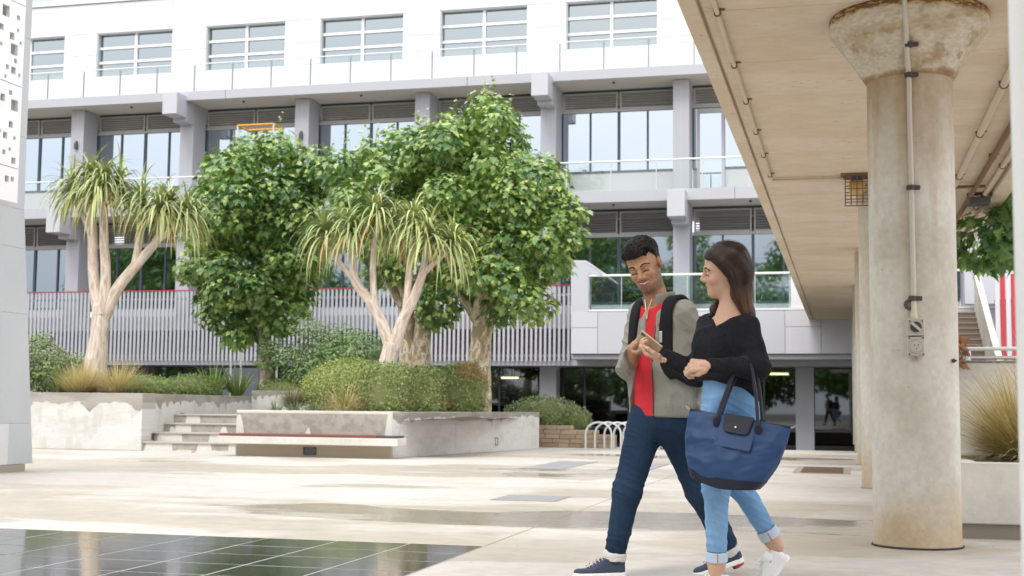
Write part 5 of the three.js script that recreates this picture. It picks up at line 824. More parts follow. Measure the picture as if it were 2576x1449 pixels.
// sneaker in a frame at the ball of the foot on the sole: s across, u up, f towards the toe
function shoe(parent, fr, name, upperCol, soleM, upM, laceM, high = 0) {
  const sole = fr.in((s, u, f) => { const w = 0.041 * (1 - 0.18 * sstep(-0.02, -0.12, f)) - 0.008 * sstep(0.02, 0.1, f), ff = f + 0.015, q = Math.hypot(Math.max(Math.abs(ff) - 0.1, 0), s) - w; return Math.max(smax(q, Math.abs(u - 0.014) - 0.0135, 0.008), -1); });
  const up = fr.in((s, u, f) => { const top = 0.045 + 0.052 * sstep(0.06, -0.06, f) + high * sstep(0, -0.08, f), w = 0.038 * (1 - 0.16 * sstep(-0.02, -0.12, f)) - 0.007 * sstep(0.02, 0.1, f), q = Math.hypot(Math.max(Math.abs(f + 0.015) - 0.097, 0), s * (1 + 0.35 * sstep(0.03, 0.1, u))) - w; let d = smax(q, u - top, 0.022); d = smax(d, 0.012 - u, 0.004); d = smax(d, -(Math.hypot((f + 0.068) * 0.72, s) - 0.026 + (u < 0.06 ? 1 : 0)), 0.004); return d + 0.0012 * wrinkle(s, u, f, 60, 60, 90, 3); });
  const pts = [fr.w(-0.06, -0.01, -0.14), fr.w(0.06, 0.14, 0.13), fr.w(0.06, -0.01, 0.13), fr.w(-0.06, 0.14, -0.14), fr.w(0.06, -0.01, -0.14), fr.w(-0.06, 0.14, 0.13)], [lo, hi] = box3(pts, 0.02);
  const sh = part(name, parent); mk('upper', nets(up, lo, hi, 0.0035), upM, sh); mk('sole', nets(sole, lo, hi, 0.0035), soleM, sh);
  for (let i = 0; i < 5; i++) { const f = 0.045 - i * 0.017, u = 0.058 + i * 0.0075; mk('lace', tube([fr.w(-0.024, u - 0.004, f), fr.w(-0.008, u + 0.006, f - 0.004 + (i % 2) * 0.006), fr.w(0.008, u + 0.006, f + 0.002), fr.w(0.024, u - 0.004, f)], 0.0028, 10, 5), laceM, sh); }
  return sh;
}
const skinTone = (base, warm) => (x, y, z) => { const n = fbm3(x * 40, y * 40, z * 40, 3); return [base[0] * (1 + 0.06 * n), base[1] * (1 + 0.05 * n), base[2] * (1 + 0.05 * n)]; };

// push a point onto the surface of a distance field, off metres outside it
const snap = (f, p, off) => { const q = p.clone(), e = 0.003; for (let i = 0; i < 8; i++) { const d = f(q.x, q.y, q.z) - off, g = V3(f(q.x + e, q.y, q.z) - f(q.x - e, q.y, q.z), f(q.x, q.y + e, q.z) - f(q.x, q.y - e, q.z), f(q.x, q.y, q.z + e) - f(q.x, q.y, q.z - e)).normalize(); q.addScaledVector(g, -d * 0.8); } return q; };
const grad = (f, q) => { const e = 0.006; return V3(f(q.x + e, q.y, q.z) - f(q.x - e, q.y, q.z), f(q.x, q.y + e, q.z) - f(q.x, q.y - e, q.z), f(q.x, q.y, q.z + e) - f(q.x, q.y, q.z - e)).normalize(); };
// flat band that lies on a surface
function band(f, pts, width, thick, n = 40, taper = () => 1) { const cv = new THREE.CatmullRomCurve3(pts), P = [], I = []; let pn = null; const C = []; for (let i = 0; i <= n; i++) C.push(snap(f, cv.getPointAt(i / n), thick * 0.6)); for (let i = 0; i <= n; i++) { const c = C[i], tg = C[Math.min(n, i + 1)].clone().sub(C[Math.max(0, i - 1)]).normalize(); let nn = grad(f, c); if (pn) nn = nn.lerp(pn, 0.5).normalize(); pn = nn; const sd = V3().crossVectors(tg, nn).normalize(), w = width * taper(i / n) / 2; for (const [a, q] of [[-1, -0.4], [-0.86, 0.5], [0.86, 0.5], [1, -0.4], [0.8, -0.9], [-0.8, -0.9]]) { const p = c.clone().addScaledVector(sd, a * w).addScaledVector(nn, q * thick); P.push(p.x, p.y, p.z); } } for (let i = 0; i < n; i++) for (let j = 0; j < 6; j++) { const a = i * 6 + j, c = i * 6 + (j + 1) % 6; I.push(a, a + 6, c, c, a + 6, c + 6); } const g = new THREE.BufferGeometry(); g.setAttribute('position', new THREE.Float32BufferAttribute(P, 3)); g.setIndex(I); g.computeVertexNormals(); return g; }
// ===== the man =====
const MZ = -7.05;
{
  const t = thing('person', 'smiling person in grey jacket, red T-shirt and dark jeans, finger on the phone', 'person');
  const J = { pel: at(1662, 1035, MZ), hipR: at(1626, 1062, MZ - 0.05), hipL: at(1694, 1062, MZ + 0.03), kneeR: at(1578, 1235, MZ + 0.12), ankR: at(1546, 1398, MZ + 0.07), kneeL: at(1762, 1232, MZ - 0.1), ankL: at(1834, 1382, MZ - 0.3), neck: at(1656, 752, MZ), shR: at(1612, 790, MZ - 0.1), shL: at(1722, 788, MZ + 0.1), elR: at(1583, 925, MZ - 0.02), wrR: at(1592, 880, MZ + 0.19), elL: at(1768, 925, MZ + 0.02), wrL: at(1772, 1030, MZ + 0.06) };
  const F = V3(-0.516, 0, 0.857), tf = new Frame(at(1668, 900, MZ), F), tl = (x, y, z) => tf.l(x, y, z);
  const yOf = v => at(1660, v, MZ).y;
  // torso: three columns side by side
  const col3 = (r0, r1, r2, wHip, wCh, dy = 0) => [-1, 0, 1].flatMap(k => chain([tf.w(k * wHip, yOf(1040) - tf.o.y + dy, -0.005), tf.w(k * (wHip + wCh) / 2 * 0.96, yOf(930) - tf.o.y, 0), tf.w(k * wCh, yOf(825) - tf.o.y, -0.005)], [r0, r1, r2]));
  const shoulders = r => cap(J.shR.clone().lerp(J.shL, 0.08), J.shL.clone().lerp(J.shR, 0.08), r);
  const torsoB = uni(0.06, ...col3(0.10, 0.095, 0.105, 0.07, 0.085), shoulders(0.062), cap(J.neck.clone().addScaledVector(V3(0, 1, 0), -0.06), J.neck, 0.07, 0.058));
  const legs = (rH, rK, rA) => [...chain([J.hipR, J.kneeR, J.ankR], [rH, rK, rA]), ...chain([J.hipL, J.kneeL, J.ankL], [rH, rK, rA])];
  const hd = new Frame(at(1621.5, 669, -7.0), V3(-0.146, 0, 0.989), 0.427, 0.263, 1.074);
  const neckF = cap(J.neck.clone().addScaledVector(V3(0, 1, 0), -0.04), hd.w(0, -0.045, -0.03), 0.066, 0.058);
  const headF = headShape({ smile: true, jaw: 1.03 });
  const skin = [0.41, 0.22, 0.13], headD = hd.in(headF), hnF = uni(0.035, headD, neckF);
  const faceCol = (x, y, z) => { const [s, u, f] = hd.l(x, y, z), n = fbm3(x * 60, y * 60, z * 60, 3); let c = skin.slice();
    const lip = Math.abs(u + 0.066) < 0.0155 - Math.abs(s) * 0.22 && f > 0.07 && Math.abs(s) < 0.026 ? 1 : 0; const chinB = sstep(-0.066, -0.085, u + 0.012 * n) * sstep(-0.045, -0.01, f) * (1 - sstep(-0.118, -0.14, u)), side = sstep(0.046, 0.06, Math.abs(s)) * sstep(0.012, -0.01, u) * sstep(-0.03, 0.0, f) * sstep(-0.14, -0.10, u) * sstep(0.075, 0.05, f), mous = sstep(-0.043, -0.048, u) * sstep(-0.062, -0.055, u) * sstep(0.034, 0.028, Math.abs(s)) * (f > 0.06 ? 1 : 0); const b = clamp(Math.max(chinB, side * 0.85, mous * 0.9)) * (0.62 + 0.5 * n);
    c = mix3(c, [0.055, 0.032, 0.022], clamp(b) * 0.82); if (lip) c = [0.36, 0.13, 0.10];
    for (const k of [1, -1]) { const ds = s - k * 0.031, lash = Math.abs(u + 0.0055 + 8 * ds * ds) < 0.0028 && Math.abs(ds) < 0.017 && f > 0.07; if (lash) c = [0.02, 0.014, 0.012]; const inm = Math.abs(s - k * 0.084) < 0.013 && Math.abs(u) < 0.02 && f > -0.02 && f < 0.012; if (inm) c = mix3(c, [0.42, 0.14, 0.09], 0.5); }
    return [c[0] * (1 + 0.08 * n), c[1] * (1 + 0.08 * n), c[2] * (1 + 0.08 * n)]; };
  const gs = []; { const [lo, hi] = box3([hd.w(0, 0.15, 0), hd.w(0, -0.14, 0), hd.w(0.1, 0, 0), hd.w(-0.1, 0, 0), hd.w(0, 0, 0.13), hd.w(0, 0, -0.12), J.neck.clone().addScaledVector(V3(0, 1, 0), -0.09)], 0.02); gs.push(nets(hnF, lo, hi, 0.0034, faceCol)); }
  const tone = skinTone(skin), bodyF = uni(0.05, (x, y, z) => torsoB(x, y, z) + 0.012, ...legs(0.078, 0.052, 0.038), ...chain([J.shR, J.elR, J.wrR], [0.05, 0.04, 0.027]), ...chain([J.shL, J.elL, J.wrL], [0.05, 0.04, 0.027]));
  { const [lo, hi] = box3(Object.values(J), 0.12); gs.push(nets(bodyF, lo, hi, 0.014, tone)); }
  // right hand: index out over the phone, the others curled
  const hR = hand(J.wrR.clone().add(V3(0.004, 0.012, 0.02)), at(1614, 852, MZ + 0.30).sub(J.wrR), V3(0.75, -0.45, -0.2), -1, [[0.05, 0.1, 0.1], 1.15, 1.25, 1.3], [0.7, 0.5]);
  { const [lo, hi] = box3(hR.pts, 0.04); gs.push(nets(hR.f, lo, hi, 0.003, tone)); }
  const hL = hand(J.wrL, V3(0.05, -1, 0.1), V3(-0.9, 0, 0.2), 1, [0.4, 0.45, 0.5, 0.5]); { const [lo, hi] = box3(hL.pts, 0.04); gs.push(nets(hL.f, lo, hi, 0.004, tone)); }
  mk('body', merge(gs), skinMat, t);
  // eyes look down: only a sliver; teeth in the smile; brows
  mk('teeth', (() => { const g = nets(hd.in(uni(0.003, cap(V3(-0.022, -0.0590, 0.0815), V3(0, -0.0625, 0.0925), 0.0055), cap(V3(0.022, -0.0590, 0.0815), V3(0, -0.0625, 0.0925), 0.0055))), ...box3([hd.w(0, -0.065, 0.085)], 0.035), 0.002); return g; })(), mat([0.78, 0.74, 0.68], 0.3), t);
  const browM = phys(0xffffff, 0.7, { vertexColors: true, side: THREE.DoubleSide, specularIntensity: 0.3 }), rbw = rng(321); for (const k of [1, -1]) mk('eyebrow', browHairs(headD, [hd.w(k * 0.012, 0.0225, 0.0975), hd.w(k * 0.026, 0.0305, 0.095), hd.w(k * 0.040, 0.0315, 0.087), hd.w(k * 0.051, 0.0255, 0.074)], rbw, [0.014, 0.010, 0.008]), browM, t);
  // short hair: higher and tufted on top, clipped at the sides
  const hairF = hd.in((s, u, f) => { const top = sstep(0.03, 0.09, u), d0 = ell([0, 0.040, -0.020], 0.0805, 0.098, 0.101)(s, u, f) - 0.014 * top - 0.010 * top * sstep(-0.02, 0.06, f) - 0.002; const line = u - (0.068 + 0.02 * sstep(0.03, 0.07, Math.abs(s)) * 0 - 0.062 * sstep(0.075, 0.02, f) - 0.075 * sstep(0.0, -0.06, f)) ; const temple = Math.abs(s) > 0.055 && f > 0.005 ? u - 0.030 - (f - 0.005) * 1.4 : 1; let d = smax(d0, -Math.min(line, temple), 0.012); const q = (0.0045 * pnoise(s * 60 + f * 30, u * 40, f * 28) + 0.003 * pnoise(s * 170 + f * 60, u * 90, f * 60)) * top; return d - q; });
  { const [lo, hi] = box3([hd.w(0, 0.16, 0), hd.w(0, -0.06, 0), hd.w(0.1, 0, 0), hd.w(-0.1, 0, 0), hd.w(0, 0, 0.12), hd.w(0, 0, -0.13)], 0.03); mk('hair', nets(hairF, lo, hi, 0.003, (x, y, z) => { const [s, u] = hd.l(x, y, z), n = 1 + 0.5 * pnoise(x * 150, y * 150, z * 150); return u < 0.035 ? [0.035 * n, 0.025 * n, 0.02 * n] : [0.012 * n, 0.010 * n, 0.0095 * n]; }), phys(0xffffff, 0.5, { vertexColors: true, specularIntensity: 0.3 }), t); }
  { const r = rng(301), L = new Leaves(); for (let i = 0; i < 1500; i++) { const a = r() * 6.283, e = Math.acos(1 - r() * 1.05), p0 = hd.w(Math.sin(e) * Math.cos(a) * 0.1, 0.045 + Math.cos(e) * 0.12, -0.02 + Math.sin(e) * Math.sin(a) * 0.12), p = snap(hairF, p0, -0.004), n = grad(hairF, p), [s, u, f] = hd.l(p.x, p.y, p.z); if (u < 0.055 || (f > 0.04 && u < 0.095)) continue; const d = n.clone().multiplyScalar(0.45).addScaledVector(hd.f, 0.5).addScaledVector(hd.s, -0.35).addScaledVector(rv(r), 0.35).normalize(), k = 0.6 + 0.9 * r(); L.blade(p, d, 0.011 + 0.009 * r(), 0.0026, 0.5, [0.012 * k, 0.010 * k, 0.009 * k], [0.02 * k, 0.016 * k, 0.014 * k], 3); } mk('hair_tufts', L.geo(), phys(0xffffff, 0.45, { vertexColors: true, side: THREE.DoubleSide, specularIntensity: 0.4 }), t); }
  // T-shirt
  const yHem = yOf(1043), shirtF = (x, y, z) => { let d = torsoB(x, y, z) - 0.004; const [s, u, f] = tl(x, y, z); d -= 0.009 * wrinkle(x, y, z, 9, 5, 9, 12); d = smax(d, yHem - 0.012 * Math.cos(s * 14) - y, 0.006); const nk = Math.hypot(x - J.neck.x - F.x * 0.05, (y - J.neck.y - 0.012) * 1.0, z - J.neck.z - F.z * 0.05) - 0.078; return smax(d, -nk, 0.006); };
  { const [lo, hi] = box3([J.pel, J.neck, J.shR, J.shL], 0.16); mk('t_shirt', nets(shirtF, lo, hi, 0.008, (x, y, z) => { const n = 1 + 0.10 * fbm3(x * 30, y * 30, z * 30, 3); return [0.56 * n, 0.035 * n, 0.045 * n]; }), clothMat(0.95), t); }
  // bomber jacket, open at the front
  const jt = uni(0.055, ...col3(0.116, 0.112, 0.112, 0.085, 0.090, 0.01), shoulders(0.078)), slR = uni(0.03, ...chain([J.shR, J.elR, J.wrR.clone().lerp(J.elR, 0.16)], [0.070, 0.064, 0.046])), slL = uni(0.03, ...chain([J.shL, J.elL, J.wrL.clone().lerp(J.elL, 0.12)], [0.066, 0.062, 0.045]));
  const yB = yOf(1050), jackF = (x, y, z) => { const [s, u, f] = tl(x, y, z), v = (y - yB) / (J.neck.y - yB); let d = jt(x, y, z) - 0.013 * wrinkle(x, y, z, 8, 4, 8, 31) * sstep(0.0, 0.15, v) - (v < 0.13 ? 0.002 + 0.0015 * Math.cos(Math.atan2(f, s) * 60) : 0); d = smax(d, yB - y, 0.012); const ar = Math.min(slR(x, y, z), slL(x, y, z)) - 0.010 * wrinkle(x, y, z, 7, 14, 7, 7); d = smin(d, ar, 0.016);
    const l = lerp(-0.165, -0.030, sstep(0.0, 0.75, v)) - 0.02 * sstep(0.85, 1.05, v), r = lerp(0.030, 0.040, v) + 0.012 * sstep(0.9, 1.05, v); const open = Math.max(s - r, l - s, 0.02 - f); d = smax(d, -open, 0.008); const nk = cap(J.neck.clone().addScaledVector(V3(0, 1, 0), -0.05), J.neck.clone().addScaledVector(V3(0, 1, 0), 0.2), 0.074)(x, y, z); return smax(d, -nk, 0.01); };
  { const [lo, hi] = box3([J.pel, J.neck, J.shR, J.shL, J.elR, J.wrR, J.elL, J.wrL], 0.15); mk('jacket', nets(jackF, lo, hi, 0.0075, (x, y, z) => { const n = 1 + 0.10 * fbm3(x * 24, y * 24, z * 24, 3) + 0.08 * pnoise(x * 6, y * 6, z * 6), rib = y < yB + 0.06 ? 0.9 : 1; return [0.265 * n * rib, 0.255 * n * rib, 0.222 * n * rib]; }), clothMat(0.78), t); }
  mk('collar', (() => { const ax = hd.o.clone().sub(J.neck).normalize().lerp(V3(0, 1, 0), 0.55).normalize(), c0 = J.neck.clone().addScaledVector(V3(0, 1, 0), -0.012).addScaledVector(F, -0.012); const f = (x, y, z) => { const px = x - c0.x, py = y - c0.y, pz = z - c0.z, h = px * ax.x + py * ax.y + pz * ax.z, rx = px - ax.x * h, rz = pz - ax.z * h, ry = py - ax.y * h, r = Math.hypot(rx, ry, rz), s = rx * tf.s.x + rz * tf.s.z, q = rx * F.x + rz * F.z; let d = smax(Math.abs(r - (0.083 - 0.1 * Math.max(0, -h))) - 0.0065, Math.abs(h - 0.005) - 0.036, 0.006); return smax(d, -Math.max(0.03 - q, Math.abs(s + 0.004) - 0.038), 0.01); }; return nets(f, ...box3([c0], 0.13), 0.0045, (x, y, z) => { const n = 0.92 + 0.16 * pnoise(x * 200, y * 20, z * 200); return [0.27 * n, 0.265 * n, 0.22 * n]; }); })(), clothMat(0.9), t);
  mk('zip', tube([[0.975, 0.04, 0.115], [0.7, 0.040, 0.142], [0.4, 0.036, 0.136], [0.02, 0.031, 0.133]].map(([v, s, f]) => { const y = lerp(yB, J.neck.y, v); const p = snap(jt, tf.w(s, y - tf.o.y, f), 0.004); return p; }), 0.0045, 20, 6), M.darkSteel, t);
  mk('necklace', tube([[-0.03, -0.005, 0.07], [-0.012, -0.06, 0.108], [0.002, -0.115, 0.122], [0.006, -0.06, 0.108], [0.02, -0.005, 0.08]].map(([s, u, f]) => J.neck.clone().addScaledVector(tf.s, s).addScaledVector(V3(0, 1, 0), u).addScaledVector(F, f)).map(p => snap(uni(0.02, torsoB, neckF), p, 0.007)), 0.0026, 30, 5), mat([0.72, 0.62, 0.45], 0.3, { metalness: 0.6 }), t);
  // jeans, dark, with turned-up pale cuffs
  const crotch = at(1652, 1090, MZ), legR = uni(0.04, ...chain([J.hipR, J.kneeR, J.ankR], [0.102, 0.073, 0.055])), legL = uni(0.04, ...chain([J.hipL, J.kneeL, J.ankL], [0.106, 0.080, 0.056])), seat = uni(0.06, ...[-1, 0, 1].map(k => cap(tf.w(k * 0.07, yOf(1030) - tf.o.y, -0.01), tf.w(k * 0.072, yOf(1062) - tf.o.y, -0.012), 0.100)));
  const cutR = (() => { const a = J.ankR.clone().sub(J.kneeR).normalize(), p = J.ankR.clone().addScaledVector(a, -0.02); return (x, y, z) => (x - p.x) * a.x + (y - p.y) * a.y + (z - p.z) * a.z; })(), cutL = (() => { const a = J.ankL.clone().sub(J.kneeL).normalize(), p = J.ankL.clone().addScaledVector(a, -0.03); return (x, y, z) => (x - p.x) * a.x + (y - p.y) * a.y + (z - p.z) * a.z; })();
  const jeanF = (x, y, z) => { const gn = v => Math.exp(-(((y - yOf(v)) / 0.075) ** 2)), w = 0.011 * wrinkle(x, y, z, 4, 24, 4, 3) * (0.15 + 0.45 * gn(1215) + 0.5 * gn(1350) + 0.45 * gn(1090)); let a = smax(legR(x, y, z) - w, cutR(x, y, z), 0.006), b = smax(legL(x, y, z) - w, cutL(x, y, z), 0.006); let d = smin(smin(a, b, 0.012), seat(x, y, z), 0.05); return d; };
  { const [lo, hi] = box3([J.pel, J.hipR, J.hipL, J.kneeR, J.kneeL, J.ankR, J.ankL], 0.14); mk('jeans', nets(jeanF, lo, hi, 0.0075, (x, y, z) => { const n = fbm3(x * 70, y * 25, z * 70, 2), fade = 0.45 + 0.5 * pnoise(x * 5 + 3, y * 3.5, z * 5), hi = clamp(fade + n * 0.35, 0, 1.2); return [0.008 + 0.016 * hi, 0.019 + 0.030 * hi, 0.042 + 0.052 * hi]; }), clothMat(0.9, { bumpMap: null }), t); }
  for (const [k, a] of [[J.kneeR, J.ankR], [J.kneeL, J.ankL]]) { const ax = a.clone().sub(k).normalize(), c = a.clone().addScaledVector(ax, -0.005), q = V3(ax.x, ax.y, ax.z); const f = (x, y, z) => { const px = x - c.x, py = y - c.y, pz = z - c.z, h = px * q.x + py * q.y + pz * q.z, r = Math.hypot(px - q.x * h, py - q.y * h, pz - q.z * h); return smax(Math.abs(r - 0.056) - 0.007, Math.abs(h - 0.012 * pnoise(px * 20, py * 20, pz * 20)) - 0.020, 0.008) - 0.002 * wrinkle(x, y, z, 30, 60, 30, 9); }; mk('jean_cuff', nets(f, ...box3([c], 0.085), 0.004), mat([0.60, 0.58, 0.54], 0.9), t); }
  const sock = mat([0.45, 0.05, 0.05], 0.9); mk('sock', cyl(J.ankL.clone().addScaledVector(V3(0.05, -0.09, -0.02), 1).toArray(), J.ankL.toArray(), 0.034, 0.04, 16), sock, t); mk('sock', cyl(J.ankR.clone().add(V3(0.0, -0.075, 0)).toArray(), J.ankR.toArray(), 0.036, 0.042, 16), mat([0.03, 0.03, 0.04], 0.9), t);
  const navy = mat([0.030, 0.042, 0.075], 0.75, { bumpMap: rep(T.fine, 8), bumpScale: 0.001 }), wh = mat([0.78, 0.77, 0.75], 0.6);
  shoe(t, new Frame(V3(J.ankR.x - 0.085, 0, J.ankR.z + 0.065), V3(-0.84, 0, 0.54), 0, 0, 1.12), 'shoe', null, wh, navy, mat([0.5, 0.48, 0.46], 0.8));
  shoe(t, new Frame(V3(J.ankL.x - 0.065, 0.014, J.ankL.z + 0.035), V3(-0.9, 0, 0.43), 0.30, 0, 1.12), 'shoe', null, wh, navy, mat([0.5, 0.48, 0.46], 0.8));
  // ----- backpack -----
  const b = thing('backpack', 'black backpack worn by the person in the grey jacket', 'backpack'), blk = phys([0.012, 0.012, 0.014], 0.8, { specularIntensity: 0.35, bumpMap: rep(T.fine, 6), bumpScale: 0.0015 });
  { const g = new RoundedBoxGeometry(0.29, 0.42, 0.15, 5, 0.06); g.applyQuaternion(new THREE.Quaternion().setFromRotationMatrix(new THREE.Matrix4().makeBasis(tf.s, V3(0, 1, 0), F))); const c = tf.w(0, yOf(890) - tf.o.y, -0.215); g.translate(c.x, c.y, c.z); mk('pack', g, blk, b); }
  const jOut = uni(0.05, jt, slR, slL), strap = (pts, wd, on = jOut) => mk('shoulder_strap', band(on, pts.map(([s, u, f]) => tf.w(s, u, f)), wd, 0.016, 44, q => q > 0.8 ? 0.45 : 1), blk, b);
  strap([[0.10, 0.2, -0.16], [0.105, 0.31, -0.04], [0.11, 0.31, 0.06], [0.115, 0.2, 0.15], [0.125, 0.08, 0.17], [0.145, -0.05, 0.15], [0.19, -0.12, 0.06], [0.2, -0.15, -0.06]], 0.078); strap([[-0.10, 0.2, -0.16], [-0.105, 0.31, -0.04], [-0.115, 0.3, 0.06], [-0.125, 0.2, 0.15], [-0.14, 0.08, 0.16], [-0.165, -0.05, 0.12], [-0.2, -0.12, 0.02], [-0.2, -0.15, -0.06]], 0.066, uni(0.05, jt));
  mk('strap_buckle', rb(-0.008, 0.008, -0.03, 0.03, -0.004, 0.004, 0.003).translate(...snap(jOut, tf.w(0.098, 0.105, 0.17), 0.022).toArray()), M.steel, b);
}
// ===== the woman =====
const WZ = -6.5;
{
  const t = thing('person', 'long-haired person in black V-neck sweater and light blue jeans, carrying a blue tote', 'person');
  const J = { pel: at(1822, 1000, WZ), hipL: at(1836, 1035, WZ + 0.06), hipR: at(1816, 1035, WZ - 0.07), kneeL: at(1802, 1225, WZ + 0.08), ankL: at(1803, 1412, WZ + 0.03), kneeR: at(1856, 1212, WZ - 0.1), ankR: at(1938, 1350, WZ - 0.17), neck: at(1832, 790, WZ + 0.01), shR: at(1783, 822, WZ - 0.11), shL: at(1884, 822, WZ + 0.10), elR: at(1757, 940, WZ - 0.10), wrR: at(1668, 895, WZ - 0.06), elL: at(1905, 925, WZ + 0.17), wrL: at(1789, 921, WZ + 0.28) };
  const F = V3(-0.72, 0, 0.69).normalize(), tf = new Frame(at(1830, 880, WZ), F), yOf = v => at(1830, v, WZ).y;
  const colW = (r0, r1, r2, w0, w1, w2) => [-1, 0, 1].flatMap(k => chain([tf.w(k * w0, yOf(1000) - tf.o.y, -0.01), tf.w(k * w1, yOf(920) - tf.o.y, 0), tf.w(k * w2, yOf(850) - tf.o.y, -0.005)], [r0, r1, r2]));
  const bust = [1, -1].map(k => cap(tf.w(k * 0.065, yOf(862) - tf.o.y, 0.055), tf.w(k * 0.062, yOf(872) - tf.o.y, 0.07), 0.06));
  const shoulders = r => cap(J.shR.clone().lerp(J.shL, 0.1), J.shL.clone().lerp(J.shR, 0.1), r);
  const torsoB = uni(0.05, ...colW(0.095, 0.085, 0.088, 0.075, 0.055, 0.065), ...bust, shoulders(0.05), cap(J.neck.clone().add(V3(0, -0.07, 0)), J.neck, 0.06, 0.046));
  const hd = new Frame(at(1823.3, 681, -6.47), V3(-0.992, 0, 0.124), 0.134, -0.281, 1.03);
  const neckF = cap(J.neck.clone().add(V3(0.004, -0.05, 0)), hd.w(0, -0.04, -0.03), 0.052, 0.047), headF = headShape({ jaw: 0.94 });
  const skin = [0.54, 0.335, 0.24], hnF = uni(0.04, hd.in(headF), neckF, (x, y, z) => torsoB(x, y, z) - 0.001);
  const faceCol = (x, y, z) => { const [s, u, f] = hd.l(x, y, z), n = fbm3(x * 60, y * 60, z * 60, 3); let c = skin.slice(); const lip = Math.abs(u + 0.066) < 0.0145 - Math.abs(s) * 0.4 && f > 0.08 && Math.abs(s) < 0.022; const blush = Math.exp(-((Math.abs(s) - 0.042) ** 2 + (u + 0.022) ** 2) / 0.0004) * (f > 0.03 ? 1 : 0); c = mix3(c, [0.62, 0.30, 0.22], 0.35 * blush); if (lip) c = [0.50, 0.18, 0.15];
    for (const k of [1, -1]) { const ds = s - k * 0.031; if (Math.abs(u + 0.0055 + 8 * ds * ds) < 0.003 && Math.abs(ds) < 0.018 && f > 0.06) c = [0.03, 0.02, 0.018]; } return [c[0] * (1 + 0.05 * n), c[1] * (1 + 0.05 * n), c[2] * (1 + 0.05 * n)]; };
  const gs = [], tone = skinTone(skin);
  { const [lo, hi] = box3([hd.w(0, 0.15, 0), hd.w(0, -0.13, 0), hd.w(0.1, 0, 0), hd.w(-0.1, 0, 0), hd.w(0, 0, 0.13), hd.w(0, 0, -0.12), J.neck.clone().add(V3(0, -0.16, 0)).addScaledVector(F, 0.1)], 0.02); gs.push(nets(hnF, lo, hi, 0.0035, faceCol)); }
  const bodyF = uni(0.05, (x, y, z) => torsoB(x, y, z) + 0.012, ...chain([J.hipL, J.kneeL, J.ankL], [0.075, 0.05, 0.035]), ...chain([J.hipR, J.kneeR, J.ankR], [0.075, 0.05, 0.035]), ...chain([J.ankL, J.ankL.clone().add(V3(-0.005, -0.06, 0.004))], [0.034, 0.033]), ...chain([J.ankR, J.ankR.clone().add(V3(0.03, -0.05, 0))], [0.034, 0.035]), ...chain([J.shR, J.elR, J.wrR], [0.042, 0.034, 0.023]), ...chain([J.shL, J.elL, J.wrL], [0.042, 0.034, 0.023]));
  { const [lo, hi] = box3([...Object.values(J), J.ankL.clone().add(V3(0, -0.06, 0))], 0.12); gs.push(nets(bodyF, lo, hi, 0.011, tone)); }
  // far hand holds the phone from below, near hand loosely closed
  const PH = { c: at(1634, 864, WZ - 0.075), ax: at(1662, 888, WZ - 0.06).sub(at(1604, 841, WZ - 0.09)).normalize() };
  const hR = hand(J.wrR.clone().add(V3(-0.006, -0.012, 0.012)), at(1636, 886, WZ - 0.05).sub(J.wrR), V3(-0.25, 0.95, 0.1), -1, [0.95, 0.9, 0.85, 0.85], [0.5, 0.5], 0.96); { const [lo, hi] = box3(hR.pts, 0.04); gs.push(nets(hR.f, lo, hi, 0.003, tone)); }
  const hL = hand(J.wrL.clone().add(V3(-0.012, 0, 0.01)), V3(-1, 0.02, 0.16), V3(0.1, -0.55, -0.8), 1, [1.25, 1.35, 1.4, 1.45], [0.45, 0.75], 0.96); { const [lo, hi] = box3(hL.pts, 0.04); gs.push(nets(hL.f, lo, hi, 0.003, tone)); }
  mk('body', merge(gs), skinMat, t);
  const faceD = hd.in(headF), browM = phys(0xffffff, 0.7, { vertexColors: true, side: THREE.DoubleSide, specularIntensity: 0.3 }), rbw = rng(322); for (const k of [1, -1]) mk('eyebrow', browHairs(faceD, [hd.w(k * 0.013, 0.0235, 0.0965), hd.w(k * 0.026, 0.030, 0.0935), hd.w(k * 0.040, 0.0305, 0.086), hd.w(k * 0.050, 0.025, 0.073)], rbw, [0.035, 0.022, 0.016]), browM, t);
  // long brown hair: cap, curtain over the ear, fall down the back
  const capH = hd.in((s, u, f) => { const d = ell([0, 0.038, -0.012], 0.0865, 0.104, 0.112)(s, u, f); const line = u - (0.076 - 0.010 * Math.abs(s) / 0.06 - 0.066 * sstep(0.07, -0.005, f) - 0.15 * sstep(0.0, -0.03, f)); return smax(d, -line, 0.012); });
  const fall = uni(0.03, ...chain([hd.w(0.045, 0.07, -0.06), hd.w(0.05, 0.0, -0.075), at(1868, 735, WZ + 0.03), at(1882, 785, WZ + 0.03), at(1897, 806, WZ + 0.02)], [0.05, 0.052, 0.043, 0.028, 0.010]), ...chain([hd.w(-0.03, 0.07, -0.065), hd.w(-0.03, 0.0, -0.08), at(1856, 745, WZ - 0.04), at(1876, 795, WZ - 0.03)], [0.05, 0.05, 0.045, 0.022]), ...chain([hd.w(0.068, 0.05, 0.0), hd.w(0.078, -0.01, -0.035), at(1857, 742, WZ + 0.06), at(1876, 786, WZ + 0.05)], [0.026, 0.026, 0.030, 0.016]), ...chain([hd.w(-0.07, 0.0, -0.01), hd.w(-0.068, -0.08, 0.0), at(1797, 778, WZ - 0.06), at(1793, 806, WZ - 0.07)], [0.022, 0.02, 0.018, 0.008]));
  const hairF = (x, y, z) => { const [s, u, f] = hd.l(x, y, z); const q = 0.0016 * pnoise(s * 110, u * 5 + s * 10, f * 110) * sstep(0.09, 0.02, u) + 0.0025 * pnoise(s * 40 + 4, u * 3, f * 40) * sstep(0.05, -0.02, u); return smin(capH(x, y, z), fall(x, y, z), 0.02) - q; };
